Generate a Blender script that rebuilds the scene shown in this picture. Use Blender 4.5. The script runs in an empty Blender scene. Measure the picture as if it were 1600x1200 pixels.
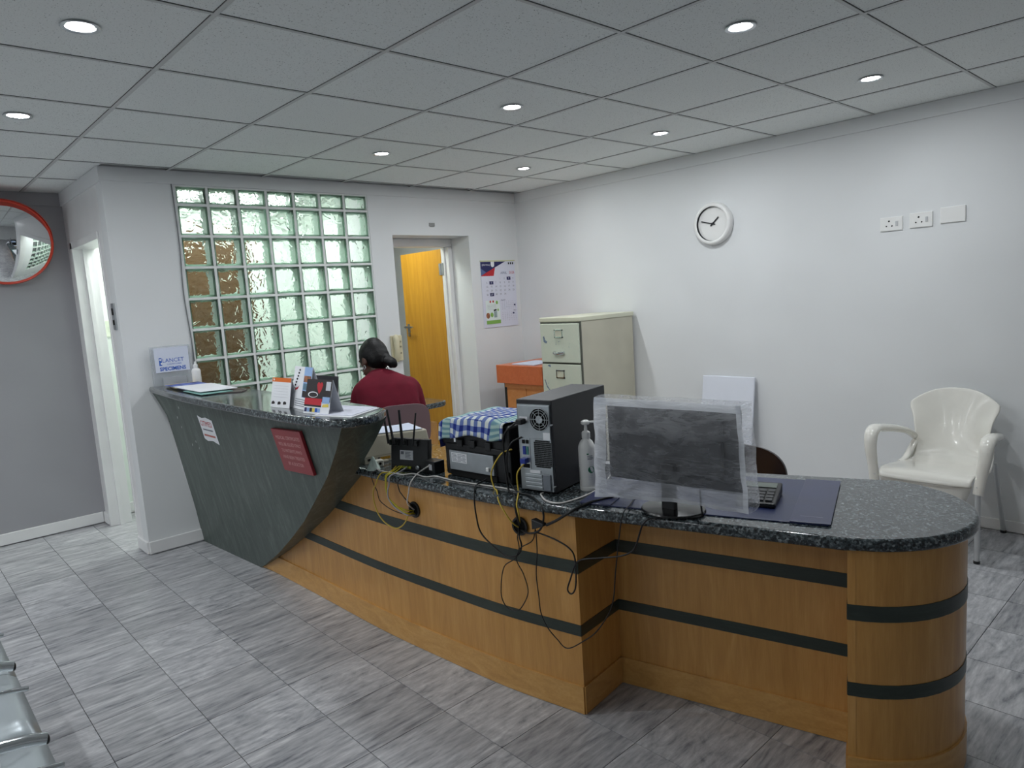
import bpy, math, random
from mathutils import Vector, Matrix, Euler
random.seed(7)
SC = bpy.context.scene
COL = SC.collection
PI = math.pi

# ------------------------------------------------------------------ camera
CAMZ = 1.455
YAW, PITCH, ROLL, FPX = 0.741355, -0.126393, 0.0651773, 1092.847
fw = Vector((math.sin(YAW)*math.cos(PITCH), math.cos(YAW)*math.cos(PITCH), math.sin(PITCH)))
rt = Vector((math.cos(YAW), -math.sin(YAW), 0)); dn = fw.cross(rt)
r2 = math.cos(ROLL)*rt + math.sin(ROLL)*dn
d2 = -math.sin(ROLL)*rt + math.cos(ROLL)*dn
cd = bpy.data.cameras.new('camera'); cam = bpy.data.objects.new('camera', cd); COL.objects.link(cam)
cd.sensor_fit = 'HORIZONTAL'; cd.sensor_width = 36.0; cd.lens = FPX/1600*36.0; cd.clip_start = 0.02
cam.matrix_world = Matrix(((r2.x, -d2.x, -fw.x, 0), (r2.y, -d2.y, -fw.y, 0), (r2.z, -d2.z, -fw.z, CAMZ), (0, 0, 0, 1)))
SC.camera = cam

# ------------------------------------------------------------------ world, exposure, lamp settings
w = bpy.data.worlds.new('world'); SC.world = w; w.use_nodes = True
w.node_tree.nodes['Background'].inputs[0].default_value = (0.8, 0.9, 1.0, 1)
w.node_tree.nodes['Background'].inputs[1].default_value = 0.02
vs = SC.view_settings; vs.view_transform = 'Standard'; vs.look = 'None'; vs.gamma = 1.0; vs.use_curve_mapping = False
vs.exposure = 0.0
SC.cycles.diffuse_bounces = 5
SC.cycles.adaptive_threshold = .15
DOWNLIGHT_W = 6.3
DOWNLIGHT_COL = (0.93, 0.97, 1.0)
CORRIDOR_W = 19.0
SPOTS = [(0.61, 2.50), (0.61, 3.665), (2.43, 1.33), (3.60, 1.32), (2.425, 2.52), (3.62, 2.51), (2.43, 3.68), (3.624, 3.687)]
SPOTS_BEHIND = [(-0.6, 2.50), (-0.6, 3.665), (-0.6, 4.85), (-1.8, 1.33), (-1.8, 2.50), (-1.8, 3.665), (-1.8, 4.85)]

# ------------------------------------------------------------------ materials
def lin(c):
    return tuple(((v/255)/12.92 if v/255 <= .04045 else (((v/255)+.055)/1.055)**2.4) for v in c[:3]) + (1,)
def newmat(name):
    m = bpy.data.materials.new(name); m.use_nodes = True
    nt = m.node_tree; return m, nt, nt.nodes['Principled BSDF']
def node(nt, t, **kw):
    n = nt.nodes.new(t)
    for k, v in kw.items(): setattr(n, k, v)
    return n
def setin(n, **kw):
    for k, v in kw.items(): n.inputs[k.replace('_', ' ')].default_value = v
def noise(nt, vec, scale, detail=3, rough=.55, dist=0.0):
    n = node(nt, 'ShaderNodeTexNoise'); n.inputs['Scale'].default_value = scale; n.inputs['Detail'].default_value = detail
    n.inputs['Roughness'].default_value = rough; n.inputs['Distortion'].default_value = dist
    if vec is not None: nt.links.new(vec, n.inputs['Vector'])
    return n.outputs['Fac']
def ramp(nt, fac, stops):
    r = node(nt, 'ShaderNodeValToRGB'); nt.links.new(fac, r.inputs[0]); e = r.color_ramp.elements
    while len(e) < len(stops): e.new(.5)
    for i, (p, c) in enumerate(stops): e[i].position = p; e[i].color = c
    return r.outputs[0]
def coords(nt, kind='Object', scale=(1, 1, 1), rnd=False, rot=(0, 0, 0)):
    tc = node(nt, 'ShaderNodeTexCoord'); mp = node(nt, 'ShaderNodeMapping'); nt.links.new(tc.outputs[kind], mp.inputs[0])
    mp.inputs['Scale'].default_value = scale; mp.inputs['Rotation'].default_value = rot
    if rnd:
        oi = node(nt, 'ShaderNodeObjectInfo'); mu = node(nt, 'ShaderNodeMath', operation='MULTIPLY'); mu.inputs[1].default_value = 57.0
        nt.links.new(oi.outputs['Random'], mu.inputs[0])
        cb = node(nt, 'ShaderNodeCombineXYZ')
        for i in range(3): nt.links.new(mu.outputs[0], cb.inputs[i])
        nt.links.new(cb.outputs[0], mp.inputs['Location'])
    return mp.outputs[0]
def bump(nt, b, fac, strength, dist=.01):
    n = node(nt, 'ShaderNodeBump'); n.inputs['Strength'].default_value = strength; n.inputs['Distance'].default_value = dist
    nt.links.new(fac, n.inputs['Height']); nt.links.new(n.outputs[0], b.inputs['Normal'])
MATS = {}
def M(name, c, rough=.5, metal=0.0, spec=.5, vary=.06, vscale=6.0, coat=0.0, bmp=0.0, bscale=60.0, alpha=1.0, emit=0.0):
    if name in MATS: return MATS[name]
    m, nt, b = newmat(name); L = lin(c)
    if vary > 0:
        f = noise(nt, coords(nt), vscale, 1)
        lo = tuple(max(0, v*(1-vary)) for v in L[:3])+(1,); hi = tuple(min(1, v*(1+vary)) for v in L[:3])+(1,)
        nt.links.new(ramp(nt, f, [(.35, lo), (.65, hi)]), b.inputs['Base Color'])
    else: b.inputs['Base Color'].default_value = L
    setin(b, Roughness=rough, Metallic=metal, Alpha=alpha); b.inputs['Specular IOR Level'].default_value = spec
    b.inputs['Coat Weight'].default_value = coat; b.inputs['Coat Roughness'].default_value = .08
    if bmp > 0: bump(nt, b, noise(nt, coords(nt), bscale, 2), bmp, .004)
    if emit > 0: b.inputs['Emission Color'].default_value = L; b.inputs['Emission Strength'].default_value = emit
    MATS[name] = m; return m

WALL = M('wall_paint', (226, 228, 229), .55, vary=.02, vscale=2.0, spec=.35)
WALL_DIM = M('wall_paint_dimmed', (160, 160, 164), .55, vary=.03, vscale=2.0, spec=.35)  # wall paint darkened: weak light at the left wall put into its colour
WHITE = M('white_gloss_paint', (232, 232, 232), .35, vary=.02)
PALEGREEN = M('pale_green_paint', (228, 236, 229), .5, vary=.02)
def mat_floor():
    m, nt, b = newmat('grey_marble')
    v = coords(nt, 'Object', (1.4, 11, 1), rnd=True)
    v2 = coords(nt, 'Object', (5, 26, 1), rnd=True)
    a = noise(nt, v, 1.4, 4, .62, 1.9); c = noise(nt, v2, 2.0, 4, .65)
    mx = node(nt, 'ShaderNodeMix', data_type='FLOAT'); mx.inputs[0].default_value = .48
    iso = noise(nt, coords(nt, 'Object', (3.2, 5.5, 3), rnd=True), 2.2, 4, .68, 1.6); o0 = node(nt, 'ShaderNodeObjectInfo'); gt = node(nt, 'ShaderNodeMapRange'); gt.inputs[1].default_value = .55; gt.inputs[2].default_value = .8; gt.inputs[4].default_value = .75
    nt.links.new(o0.outputs['Random'], gt.inputs[0]); m0 = node(nt, 'ShaderNodeMix', data_type='FLOAT'); nt.links.new(gt.outputs[0], m0.inputs[0]); nt.links.new(a, m0.inputs[2]); nt.links.new(iso, m0.inputs[3]); a = m0.outputs[0]
    nt.links.new(a, mx.inputs[2]); nt.links.new(c, mx.inputs[3])
    col = ramp(nt, mx.outputs[0], [(.33, lin((98, 101, 108))), (.44, lin((158, 159, 163))), (.55, lin((187, 187, 190))), (.67, lin((216, 216, 217)))])
    oi = node(nt, 'ShaderNodeObjectInfo'); mr = node(nt, 'ShaderNodeMapRange'); mr.inputs[3].default_value = .86; mr.inputs[4].default_value = 1.08
    nt.links.new(oi.outputs['Random'], mr.inputs[0])
    vm = node(nt, 'ShaderNodeVectorMath', operation='SCALE'); nt.links.new(col, vm.inputs[0]); nt.links.new(mr.outputs[0], vm.inputs['Scale'])
    nt.links.new(vm.outputs[0], b.inputs['Base Color'])
    setin(b, Roughness=.30); b.inputs['Specular IOR Level'].default_value = .4
    return m
FLOOR = mat_floor()
GROUT = M('dark_grout', (84, 84, 86), .8)
def mat_ceiling():
    m, nt, b = newmat('fissured_ceiling_board')
    v = coords(nt, 'Object', rnd=True)
    f = noise(nt, v, 170, 2, .7)
    nt.links.new(ramp(nt, f, [(.295, lin((112, 114, 114))), (.36, lin((238, 242, 240))), (.8, lin((245, 248, 247)))]), b.inputs['Base Color'])
    setin(b, Roughness=.85); b.inputs['Specular IOR Level'].default_value = .2
    return m
CEIL = mat_ceiling()
TEE = M('ceiling_tee_paint', (205, 207, 206), .5, vary=.0)
TEED = M('tee_shadow_gap', (70, 70, 70), .8, vary=0)
def mat_granite():
    m, nt, b = newmat('dark_speckled_granite')
    v = coords(nt)
    vo = node(nt, 'ShaderNodeTexVoronoi'); vo.inputs['Scale'].default_value = 150; nt.links.new(v, vo.inputs['Vector'])
    f = noise(nt, v, 105, 3, .65)
    mx = node(nt, 'ShaderNodeMix', data_type='FLOAT'); mx.inputs[0].default_value = .35
    sp = node(nt, 'ShaderNodeSeparateColor'); nt.links.new(vo.outputs['Color'], sp.inputs[0])
    nt.links.new(f, mx.inputs[2]); nt.links.new(sp.outputs[0], mx.inputs[3])
    nt.links.new(ramp(nt, mx.outputs[0], [(.32, lin((20, 23, 25))), (.46, lin((46, 53, 56))), (.58, lin((76, 85, 88))), (.76, lin((140, 148, 150)))]), b.inputs['Base Color'])
    setin(b, Roughness=.14); b.inputs['Specular IOR Level'].default_value = .5
    b.inputs['Coat Weight'].default_value = .3; b.inputs['Coat Roughness'].default_value = .05
    return m
GRANITE = mat_granite()
def mat_wood(name, c1, c2, c3, rough=.35, sc=(9, 9, .9), coat=.25, ring=3.0):
    m, nt, b = newmat(name)
    v = coords(nt, 'Object', sc, rnd=True)
    f = noise(nt, v, 2.2, 3, .6, 1.3); v2 = coords(nt, 'Object', (sc[0]*5, sc[1]*5, sc[2]*2.5), rnd=True); g = noise(nt, v2, 6, 2, .6)
    mx = node(nt, 'ShaderNodeMix', data_type='FLOAT'); mx.inputs[0].default_value = .3
    nt.links.new(f, mx.inputs[2]); nt.links.new(g, mx.inputs[3])
    nt.links.new(ramp(nt, mx.outputs[0], [(.3, lin(c1)), (.5, lin(c2)), (.7, lin(c3))]), b.inputs['Base Color'])
    setin(b, Roughness=rough); b.inputs['Coat Weight'].default_value = coat; b.inputs['Coat Roughness'].default_value = .2
    return m
BEECH = mat_wood('varnished_beech', (186, 132, 66), (200, 146, 76), (212, 160, 92))
BEECH_K = mat_wood('beech_kick_board', (190, 140, 74), (204, 154, 86), (216, 168, 102), sc=(3, 3, 9))
DOORW = mat_wood('golden_veneer', (196, 138, 36), (208, 150, 44), (218, 162, 56), sc=(7, 7, .6))
GREENW = mat_wood('green_stained_wood', (56, 67, 61), (72, 84, 78), (100, 112, 105), rough=.42, sc=(8, 8, .5), coat=.15)
GREENS = mat_wood('green_stained_strip', (38, 46, 40), (44, 53, 46), (54, 64, 56), rough=.4, sc=(2, 2, 20), coat=.15)
BROWNDOOR = mat_wood('brown_door_wood', (70, 50, 27), (82, 59, 32), (94, 69, 40), coat=.1)
ORANGEW = mat_wood('orange_laminate', (196, 100, 58), (206, 108, 62), (214, 118, 72), sc=(1.2, 8, 8), coat=.1)
ORANGEL = mat_wood('light_orange_laminate', (206, 134, 72), (214, 142, 80), (220, 152, 92), sc=(1.2, 8, 8), coat=.1)
def mat_glass():
    m, nt, b = newmat('wavy_block_glass')
    v = coords(nt, 'Object', rnd=True)
    f = noise(nt, v, 17, 1.5, .5, .9)
    bump(nt, b, f, 1.0, .020)
    b.inputs['Base Color'].default_value = (.93, .985, .955, 1)
    setin(b, Roughness=.06, IOR=1.42); b.inputs['Transmission Weight'].default_value = 1.0
    return m
GLASS = mat_glass()
def mat_rim():
    m, nt, b = newmat('green_glass_edge'); b.inputs['Base Color'].default_value = lin((214, 230, 221)); setin(b, Roughness=.25)
    tl = node(nt, 'ShaderNodeBsdfTranslucent'); tl.inputs[0].default_value = lin((214, 232, 222)); mx = node(nt, 'ShaderNodeMixShader'); mx.inputs[0].default_value = .5
    nt.links.new(b.outputs[0], mx.inputs[1]); nt.links.new(tl.outputs[0], mx.inputs[2]); nt.links.new(mx.outputs[0], nt.nodes['Material Output'].inputs['Surface']); return m
RIM = mat_rim()
MORTAR = M('white_mortar', (232, 234, 232), .7, vary=.05, vscale=12)
CHROME = M('chrome', (225, 228, 230), .12, 1.0, vary=0)
STEEL = M('brushed_steel', (196, 200, 203), .33, 1.0, vary=.03)
GALV = M('galvanised_sheet', (178, 184, 188), .42, .75, vary=.05, vscale=20)
ALU = M('satin_aluminium', (206, 208, 208), .3, .6, vary=.02)
BLACKP = M('black_plastic', (26, 27, 29), .42, vary=.08)
BLACKG = M('black_gloss_plastic', (14, 14, 16), .2, vary=0)
CHARC = M('charcoal_painted_steel', (40, 41, 45), .45, vary=.08)
HOLE = M('black_void', (5, 5, 5), .9, vary=0)
WPLA = M('white_plastic', (236, 236, 234), .3, vary=.01)
WCHAIR = M('cream_white_plastic', (232, 230, 222), .22, vary=.02, coat=.3)
PAPER = M('white_paper', (234, 236, 240), .7, vary=.02)
PAPERB = M('bluish_paper', (206, 214, 232), .7, vary=.03)
INK = M('black_ink', (32, 32, 38), .7, vary=0)
GREYINK = M('grey_ink', (120, 124, 134), .7, vary=0)
BLUEINK = M('blue_ink', (36, 92, 190), .6, vary=0)
NAVY = M('navy_print', (36, 38, 92), .6, vary=0)
REDP = M('red_print', (190, 36, 48), .6, vary=0)
ORP = M('orange_print', (222, 112, 40), .6, vary=0)
GREENP = M('green_print', (60, 140, 84), .6, vary=0)
LIME = M('lime_print', (132, 180, 84), .6, vary=0)
YELP = M('yellow_print', (228, 206, 96), .6, vary=0)
LBLUE = M('light_blue_print', (150, 182, 226), .6, vary=.05)
BLACKPR = M('dark_print', (44, 38, 40), .6, vary=.2)
SKINP = M('warm_brown_print', (150, 96, 66), .6, vary=.3, vscale=40)

# ------------------------------------------------------------------ mesh builder
class MB:
    def __init__(s): s.v = []; s.f = []
    def raw(s, vs, fs, mat=None):
        o = len(s.v)
        s.v += [tuple(mat @ Vector(p)) if mat is not None else tuple(p) for p in vs]
        s.f += [tuple(i+o for i in f) for f in fs]; return s
    def box(s, lo, hi, mat=None):
        x0, y0, z0 = lo; x1, y1, z1 = hi
        return s.raw([(x0,y0,z0),(x1,y0,z0),(x1,y1,z0),(x0,y1,z0),(x0,y0,z1),(x1,y0,z1),(x1,y1,z1),(x0,y1,z1)],
                     [(0,3,2,1),(4,5,6,7),(0,1,5,4),(1,2,6,5),(2,3,7,6),(3,0,4,7)], mat)
    def prism(s, poly, z0, z1, mat=None):
        n = len(poly)
        area = sum(poly[i][0]*poly[(i+1) % n][1]-poly[(i+1) % n][0]*poly[i][1] for i in range(n))
        if area < 0: poly = poly[::-1]
        vs = [(p[0], p[1], z0) for p in poly]+[(p[0], p[1], z1) for p in poly]
        fs = [tuple(range(n-1, -1, -1)), tuple(range(n, 2*n))]+[(i, (i+1) % n, n+(i+1) % n, n+i) for i in range(n)]
        return s.raw(vs, fs, mat)
    def tube(s, pts, r, n=8, cap=True, mat=None, flat=1.0):
        pts = [Vector(p) for p in pts]; rs = r if isinstance(r, (list, tuple)) else [r]*len(pts)
        rings = []; up = Vector((0, 0, 1)); prev = None
        for i, p in enumerate(pts):
            d = (pts[min(i+1, len(pts)-1)]-pts[max(i-1, 0)])
            d = d.normalized() if d.length > 1e-9 else Vector((0, 0, 1))
            if prev is None:
                a = d.cross(up)
                if a.length < 1e-3: a = d.cross(Vector((1, 0, 0)))
            else:
                a = prev-d*prev.dot(d)
                if a.length < 1e-6: a = d.cross(up)
            a.normalize(); b = d.cross(a).normalized(); prev = a
            rings.append([p+a*math.cos(2*PI*k/n)*rs[i]+b*math.sin(2*PI*k/n)*rs[i]*flat for k in range(n)])
        vs = [tuple(q) for ring in rings for q in ring]; fs = []
        for i in range(len(pts)-1):
            for k in range(n): fs.append((i*n+k, i*n+(k+1) % n, (i+1)*n+(k+1) % n, (i+1)*n+k))
        if cap: fs += [tuple(range(n-1, -1, -1)), tuple((len(pts)-1)*n+k for k in range(n))]
        return s.raw(vs, fs, mat)
    def cyl(s, p0, p1, r, n=16, r1=None, mat=None): return s.tube([p0, p1], [r, r if r1 is None else r1], n, True, mat)
    def lathe(s, prof, n=24, mat=None):
        vs = []; fs = []
        for (r, z) in prof:
            for k in range(n): vs.append((r*math.cos(2*PI*k/n), r*math.sin(2*PI*k/n), z))
        for i in range(len(prof)-1):
            for k in range(n): fs.append((i*n+k, i*n+(k+1) % n, (i+1)*n+(k+1) % n, (i+1)*n+k))
        if prof[0][0] > 1e-6: fs.append(tuple(range(n-1, -1, -1)))
        if prof[-1][0] > 1e-6: fs.append(tuple((len(prof)-1)*n+k for k in range(n)))
        return s.raw(vs, fs, mat)
    def grid(s, fn, nu, nv, mat=None):
        vs = [fn(i/nu, j/nv) for j in range(nv+1) for i in range(nu+1)]
        fs = [(j*(nu+1)+i, j*(nu+1)+i+1, (j+1)*(nu+1)+i+1, (j+1)*(nu+1)+i) for j in range(nv) for i in range(nu)]
        return s.raw(vs, fs, mat)
    def ball(s, c, r, n=16, mat=None):
        rr = r if isinstance(r, (list, tuple)) else (r, r, r); m = n//2
        vs = []; fs = []
        for j in range(m+1):
            t = PI*j/m
            for k in range(n): vs.append((c[0]+rr[0]*math.sin(t)*math.cos(2*PI*k/n), c[1]+rr[1]*math.sin(t)*math.sin(2*PI*k/n), c[2]-rr[2]*math.cos(t)))
        for j in range(m):
            for k in range(n): fs.append((j*n+k, j*n+(k+1) % n, (j+1)*n+(k+1) % n, (j+1)*n+k))
        return s.raw(vs, fs, mat)
    def text(s, body, size, mat, align='CENTER', ext=0.0, vcent=True, bold=0.0):
        cu = bpy.data.curves.new('t', 'FONT'); cu.body = body; cu.size = size; cu.align_x = align; cu.resolution_u = 2
        cu.align_y = 'CENTER' if vcent else 'BOTTOM_BASELINE'; cu.extrude = ext; cu.offset = bold
        o = bpy.data.objects.new('t', cu); COL.objects.link(o)
        me = bpy.data.meshes.new_from_object(o.evaluated_get(bpy.context.evaluated_depsgraph_get()))
        s.raw([tuple(v.co) for v in me.vertices], [tuple(p.vertices) for p in me.polygons], mat)
        bpy.data.objects.remove(o); bpy.data.curves.remove(cu); bpy.data.meshes.remove(me); return s
    def mesh(s, name, mat, smooth=None):
        me = bpy.data.meshes.new(name); me.from_pydata(s.v, [], s.f); me.update()
        for m in (mat if isinstance(mat, (list, tuple)) else [mat]): me.materials.append(m)
        if smooth is not None:
            me.polygons.foreach_set('use_smooth', [True]*len(me.polygons)); me.set_sharp_from_angle(angle=math.radians(smooth))
        return me
    def build(s, name, mat, parent=None, smooth=None, bevel=None, seg=2, weld=False):
        o = bpy.data.objects.new(name, s.mesh(name, mat, smooth)); COL.objects.link(o)
        if parent is not None: o.parent = parent
        if weld: md = o.modifiers.new('weld', 'WELD'); md.merge_threshold = 1e-4
        if bevel:
            md = o.modifiers.new('bevel', 'BEVEL'); md.width = bevel; md.segments = seg; md.limit_method = 'ANGLE'; md.angle_limit = math.radians(35)
        return o
def tag(o, label=None, cat=None, group=None, kind=None):
    if label: o['label'] = label
    if cat: o['category'] = cat
    if group: o['group'] = group
    if kind: o['kind'] = kind
    return o
def thing(name, label, cat, loc=(0, 0, 0), rz=0.0, group=None, mat=None):
    o = bpy.data.objects.new(name, None); COL.objects.link(o); o.empty_display_size = .05
    if mat is not None: o.matrix_world = mat
    else: o.location = loc; o.rotation_euler = (0, 0, rz)
    return tag(o, label, cat, group)
def struct(o): o['kind'] = 'structure'; return o
def inst(o, name, loc, parent=None, rz=0):
    c = bpy.data.objects.new(name, o.data if hasattr(o, 'data') else o); COL.objects.link(c); c.location = loc; c.rotation_euler = (0, 0, rz)
    if parent is not None: c.parent = parent
    return c
def basis(org, ux, uy):
    ux = Vector(ux).normalized(); uz = ux.cross(Vector(uy)).normalized(); uy = uz.cross(ux)
    return Matrix(((ux.x, uy.x, uz.x, org[0]), (ux.y, uy.y, uz.y, org[1]), (ux.z, uy.z, uz.z, org[2]), (0, 0, 0, 1)))
def T(x, y, z): return Matrix.Translation((x, y, z))
def catmull(pts, k=6):
    P = [Vector(p) for p in pts]; out = []
    for i in range(len(P)-1):
        a = P[max(i-1, 0)]; b = P[i]; c = P[i+1]; d = P[min(i+2, len(P)-1)]
        for j in range(k):
            t = j/k
            out.append(.5*((2*b)+(c-a)*t+(2*a-5*b+4*c-d)*t*t+(3*b-a-3*c+d)*t**3))
    out.append(P[-1]); return out
def interp(x, xs, ys):
    if x <= xs[0]: return ys[0]
    for i in range(len(xs)-1):
        if x <= xs[i+1]: return ys[i]+(ys[i+1]-ys[i])*(x-xs[i])/(xs[i+1]-xs[i])
    return ys[-1]

# ================================================================== ROOM SHELL
CH = 2.348; XR = 4.43; YB = 4.65; YL = 5.72; XP = 1.13
# floor
fl = struct(MB().box((-2.7, -2.7, -.12), (4.6, 7.6, -.004)).build('floor', GROUT))
tm = MB().box((-.1512, -.1512, -.012), (.1512, .1512, 0)).mesh('floor_tile', FLOOR)
far = MB()
for i in range(-11, 15):
    for j in range(-17, 15):
        x = .427+.305*(i+.5); y = 2.543+.305*(j+.5)
        if x > 4.58 or y > 7.4: continue
        if -3 <= i and -7 <= j <= 10:
            inst(tm, 'floor_tile', (x, y, 0), fl)
        else: far.box((x-.1512, y-.1512, -.012), (x+.1512, y+.1512, 0))
tag(far.build('floor_tiling', FLOOR, fl), kind='stuff')
# ceiling
ce = struct(MB().box((-2.7, -2.7, CH+.02), (4.6, 7.6, CH+.1)).build('ceiling', TEED))
gx = [.905+.6*k for k in range(-6, 7)]; gy = [1.0175+.591*k for k in range(-7, 10)]
cm = MB().box((-.291, -.2865, 0), (.291, .2865, .012)).mesh('ceiling_tile', CEIL)
farc = MB(); gx2 = gx[:-1]
for a in range(len(gx)-1):
    for bq in range(len(gy)-1):
        x = (gx[a]+gx[a+1])/2; y = (gy[bq]+gy[bq+1])/2
        if y > 4.7 and x > 1.0:
            if gx[a] < XP-.02:
                o = MB().box((gx[a]+.009-x, -.2865, 0), (XP-x, .2865, .012)).build('ceiling_tile', CEIL, ce); o.location = (x, y, CH+.002)
            continue
        if gx[a+1] > 4.44:
            x1 = 4.43; x0 = gx[a]+.009
            o = MB().box((x0-x, -.2865, 0), (x1-x, .2865, .012)).build('ceiling_tile', CEIL, ce); o.location = (x, y, CH+.002); continue
        if x > -.4 and y > .3: inst(cm, 'ceiling_tile', (x, y, CH+.002), ce)
        else: farc.box((x-.291, y-.2865, CH+.002), (x+.291, y+.2865, CH+.014))
tag(farc.build('ceiling_tiling', CEIL, ce), kind='stuff')
for x in gx[:-1]:
    MB().box((x-.008, -2.6, CH-.0015), (x+.008, 5.74 if x < 1.2 else 4.66, CH+.004)).build('ceiling_tee', TEE, ce)
    MB().box((x-.0098, -2.6, CH+.0005), (x-.0082, 5.74 if x < 1.2 else 4.66, CH+.004)).build('tee_shadow_strip', TEED, ce)  # solid dark strip drawn as the shadow line beside the tee
for y in gy:
    xe = XP if y > 4.66 else XR
    MB().box((-2.6, y-.007, CH-.001), (xe, y+.007, CH+.004)).build('ceiling_tee', TEE, ce)
    MB().box((-2.6, y-.0098, CH+.0005), (xe, y-.0072, CH+.004)).build('tee_shadow_strip', TEED, ce)  # same dark shadow strip along the cross tees
# walls
struct(MB().box((XR, -2.7, 0), (XR+.12, 7.6, CH+.05)).build('wall_right', WALL))
GX0, GX1, GZ0, GZ1 = 1.535, 2.907, .585, 2.265
DX0, DX1, DZ = 3.105, 3.87, 1.975
wb = MB()
wb.box((XP, YB, 0), (GX0, YB+.12, CH+.05)); wb.box((GX0, YB, 0), (GX1, YB+.12, GZ0)); wb.box((GX0, YB, GZ1), (GX1, YB+.12, CH+.05))
wb.box((GX1, YB, 0), (DX0, YB+.31, CH+.05)); wb.box((DX0, YB, DZ), (DX1, YB+.31, CH+.05)); wb.box((DX1, YB, 0), (XR, YB+.31, CH+.05))
struct(wb.build('wall_back', WALL))
struct(MB().box((-2.7, YL, 0), (XP, YL+.12, CH+.05)).build('wall_left', WALL_DIM))
wp_ = MB()
wp_.box((XP, YB+.12, 0), (XP+.12, 4.86, CH+.05)); wp_.box((XP, 4.86, 1.985), (XP+.12, 5.60, CH+.05)); wp_.box((XP, 5.60, 0), (XP+.12, 5.82, CH+.05))
struct(wp_.build('wall_passage', WHITE))
struct(MB().box((-2.82, -2.7, 0), (-2.7, YL+.12, CH+.05)).build('wall_waiting_side', WALL))
struct(MB().box((-2.82, -2.82, 0), (4.55, -2.7, CH+.05)).build('wall_entrance', WALL))
# back rooms
struct(MB().box((XP, 5.82, 0), (2.95, 5.94, CH+.3)).build('wall_corridor', PALEGREEN))
struct(MB().box((2.95, YB+.31, 0), (3.07, 7.4, CH+.3)).build('wall_partition', PALEGREEN))
struct(MB().box((3.07, 7.3, 0), (XR, 7.42, CH+.3)).build('wall_store', WALL_DIM))
struct(MB().box((XP, YB+.12, CH+.0), (2.95, 5.94, CH+.05)).build('ceiling_corridor', WHITE))
struct(MB().box((2.95, YB+.31, CH), (XR, 7.4, CH+.05)).build('ceiling_store', WHITE))
# trims (flat cornice bands) and baseboards
def trim(n, lo, hi): return struct(MB().box(lo, hi).build(n, WALL))
trim('trim_1', (XR-.012, -2.6, 2.268), (XR, YB, CH))
trim('trim_2', (XP-.012, YB-.012, 2.268), (XR-.012, YB, CH))
trim('trim_3', (XP-.012, YB, 2.262), (XP, YL, CH))
struct(MB().box((-2.6, YL-.012, 2.262), (XP-.012, YL, CH)).build('trim_4', WALL_DIM))
def base(n, lo, hi): return struct(MB().box(lo, hi).build(n, WHITE, bevel=.004))
base('baseboard_right', (XR-.014, -2.6, .004), (XR, YB, .066))
base('baseboard_left', (-2.6, YL-.014, .008), (XP-.016, YL, .085))
base('baseboard_pillar', (XP-.002, YB-.014, .008), (1.45, YB, .085))
base('baseboard_passage', (XP-.016, YB-.002, .008), (XP, 4.855, .085))
base('baseboard_jamb', (XP-.016, 5.605, .008), (XP, YL-.014, .085))
base('baseboard_corridor', (XP+.12, 5.805, .004), (1.9, 5.82, .085))
base('baseboard_back', (3.9, YB-.014, .004), (XR-.014, YB, .066))
# door 2 : painted frame of the passage doorway
d2o = struct(MB().box((XP-.010, 5.555, 0), (XP+.13, 5.605, 2.0)).box((XP-.010, 4.855, 1.955), (XP+.13, 5.605, 2.0)).box((XP-.004, 4.855, 0), (XP+.13, 4.875, 2.0)).build('door_2', WHITE, bevel=.003))
MB().box((XP+.05, 5.535, 0), (XP+.075, 5.556, 1.955)).build('door_stop', WHITE, d2o)
lk = MB().box((XP-.009, 4.70, 1.40), (XP-.001, 4.765, 1.56)).build('lock_keep', STEEL, d2o, bevel=.002)
MB().box((XP-.012, 4.725, 1.49), (XP-.0088, 4.745, 1.53)).box((XP-.012, 4.725, 1.43), (XP-.0088, 4.745, 1.46)).build('latch_hole', HOLE, lk)
# door 1 : wooden leaf in white frame
d1 = struct(MB().box((DX1-.045, YB+.24, 0), (DX1-.002, YB+.33, 1.905)).box((DX0+.002, YB+.24, 0), (DX0+.045, YB+.33, 1.905)).box((DX0+.002, YB+.24, 1.9055), (DX1-.002, YB+.33, 1.973)).box((DX1-.058, YB+.285, 0), (DX1-.044, YB+.33, 1.905)).build('door_1', WHITE, bevel=.004))
hx, hy, ang = DX1-.055, YB+.335, math.radians(91)
Rm = Matrix.Translation((hx, hy, .01)) @ Matrix.Rotation(PI-ang, 4, 'Z')
leaf = MB().box((0, -.04, 0), (.640, 0, 1.885)).build('door_leaf', DOORW, d1, bevel=.002); leaf.matrix_local = Rm
hd = MB().box((.570, .0, 1.15), (.604, .008, 1.235)).cyl((.587, .005, 1.205), (.587, .05, 1.205), .010, 12).cyl((.598, .045, 1.205), (.47, .045, 1.205), .009, 12).build('door_handle', STEEL, leaf, smooth=40)
MB().cyl((.587, .004, 1.13), (.587, .012, 1.13), .016, 16).build('key_escutcheon', STEEL, leaf, smooth=40)
for z in (1.66, .28): MB().cyl((.004, .012, z), (.004, .012, z+.1), .008, 10).box((-.03, .004, z), (.03, .010, z+.1)).build('door_hinge', STEEL, leaf, smooth=40)
# brown door in the corridor
bd = struct(MB().box((1.72, 5.785, 0), (2.42, 5.82, 2.06)).build('door_3', BROWNDOOR, bevel=.004))
MB().cyl((2.39, 5.78, 1.0), (2.39, 5.74, 1.0), .009, 10).cyl((2.39, 5.742, 1.0), (2.29, 5.742, 1.0), .008, 10).build('door_handle', STEEL, bd, smooth=40)
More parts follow.
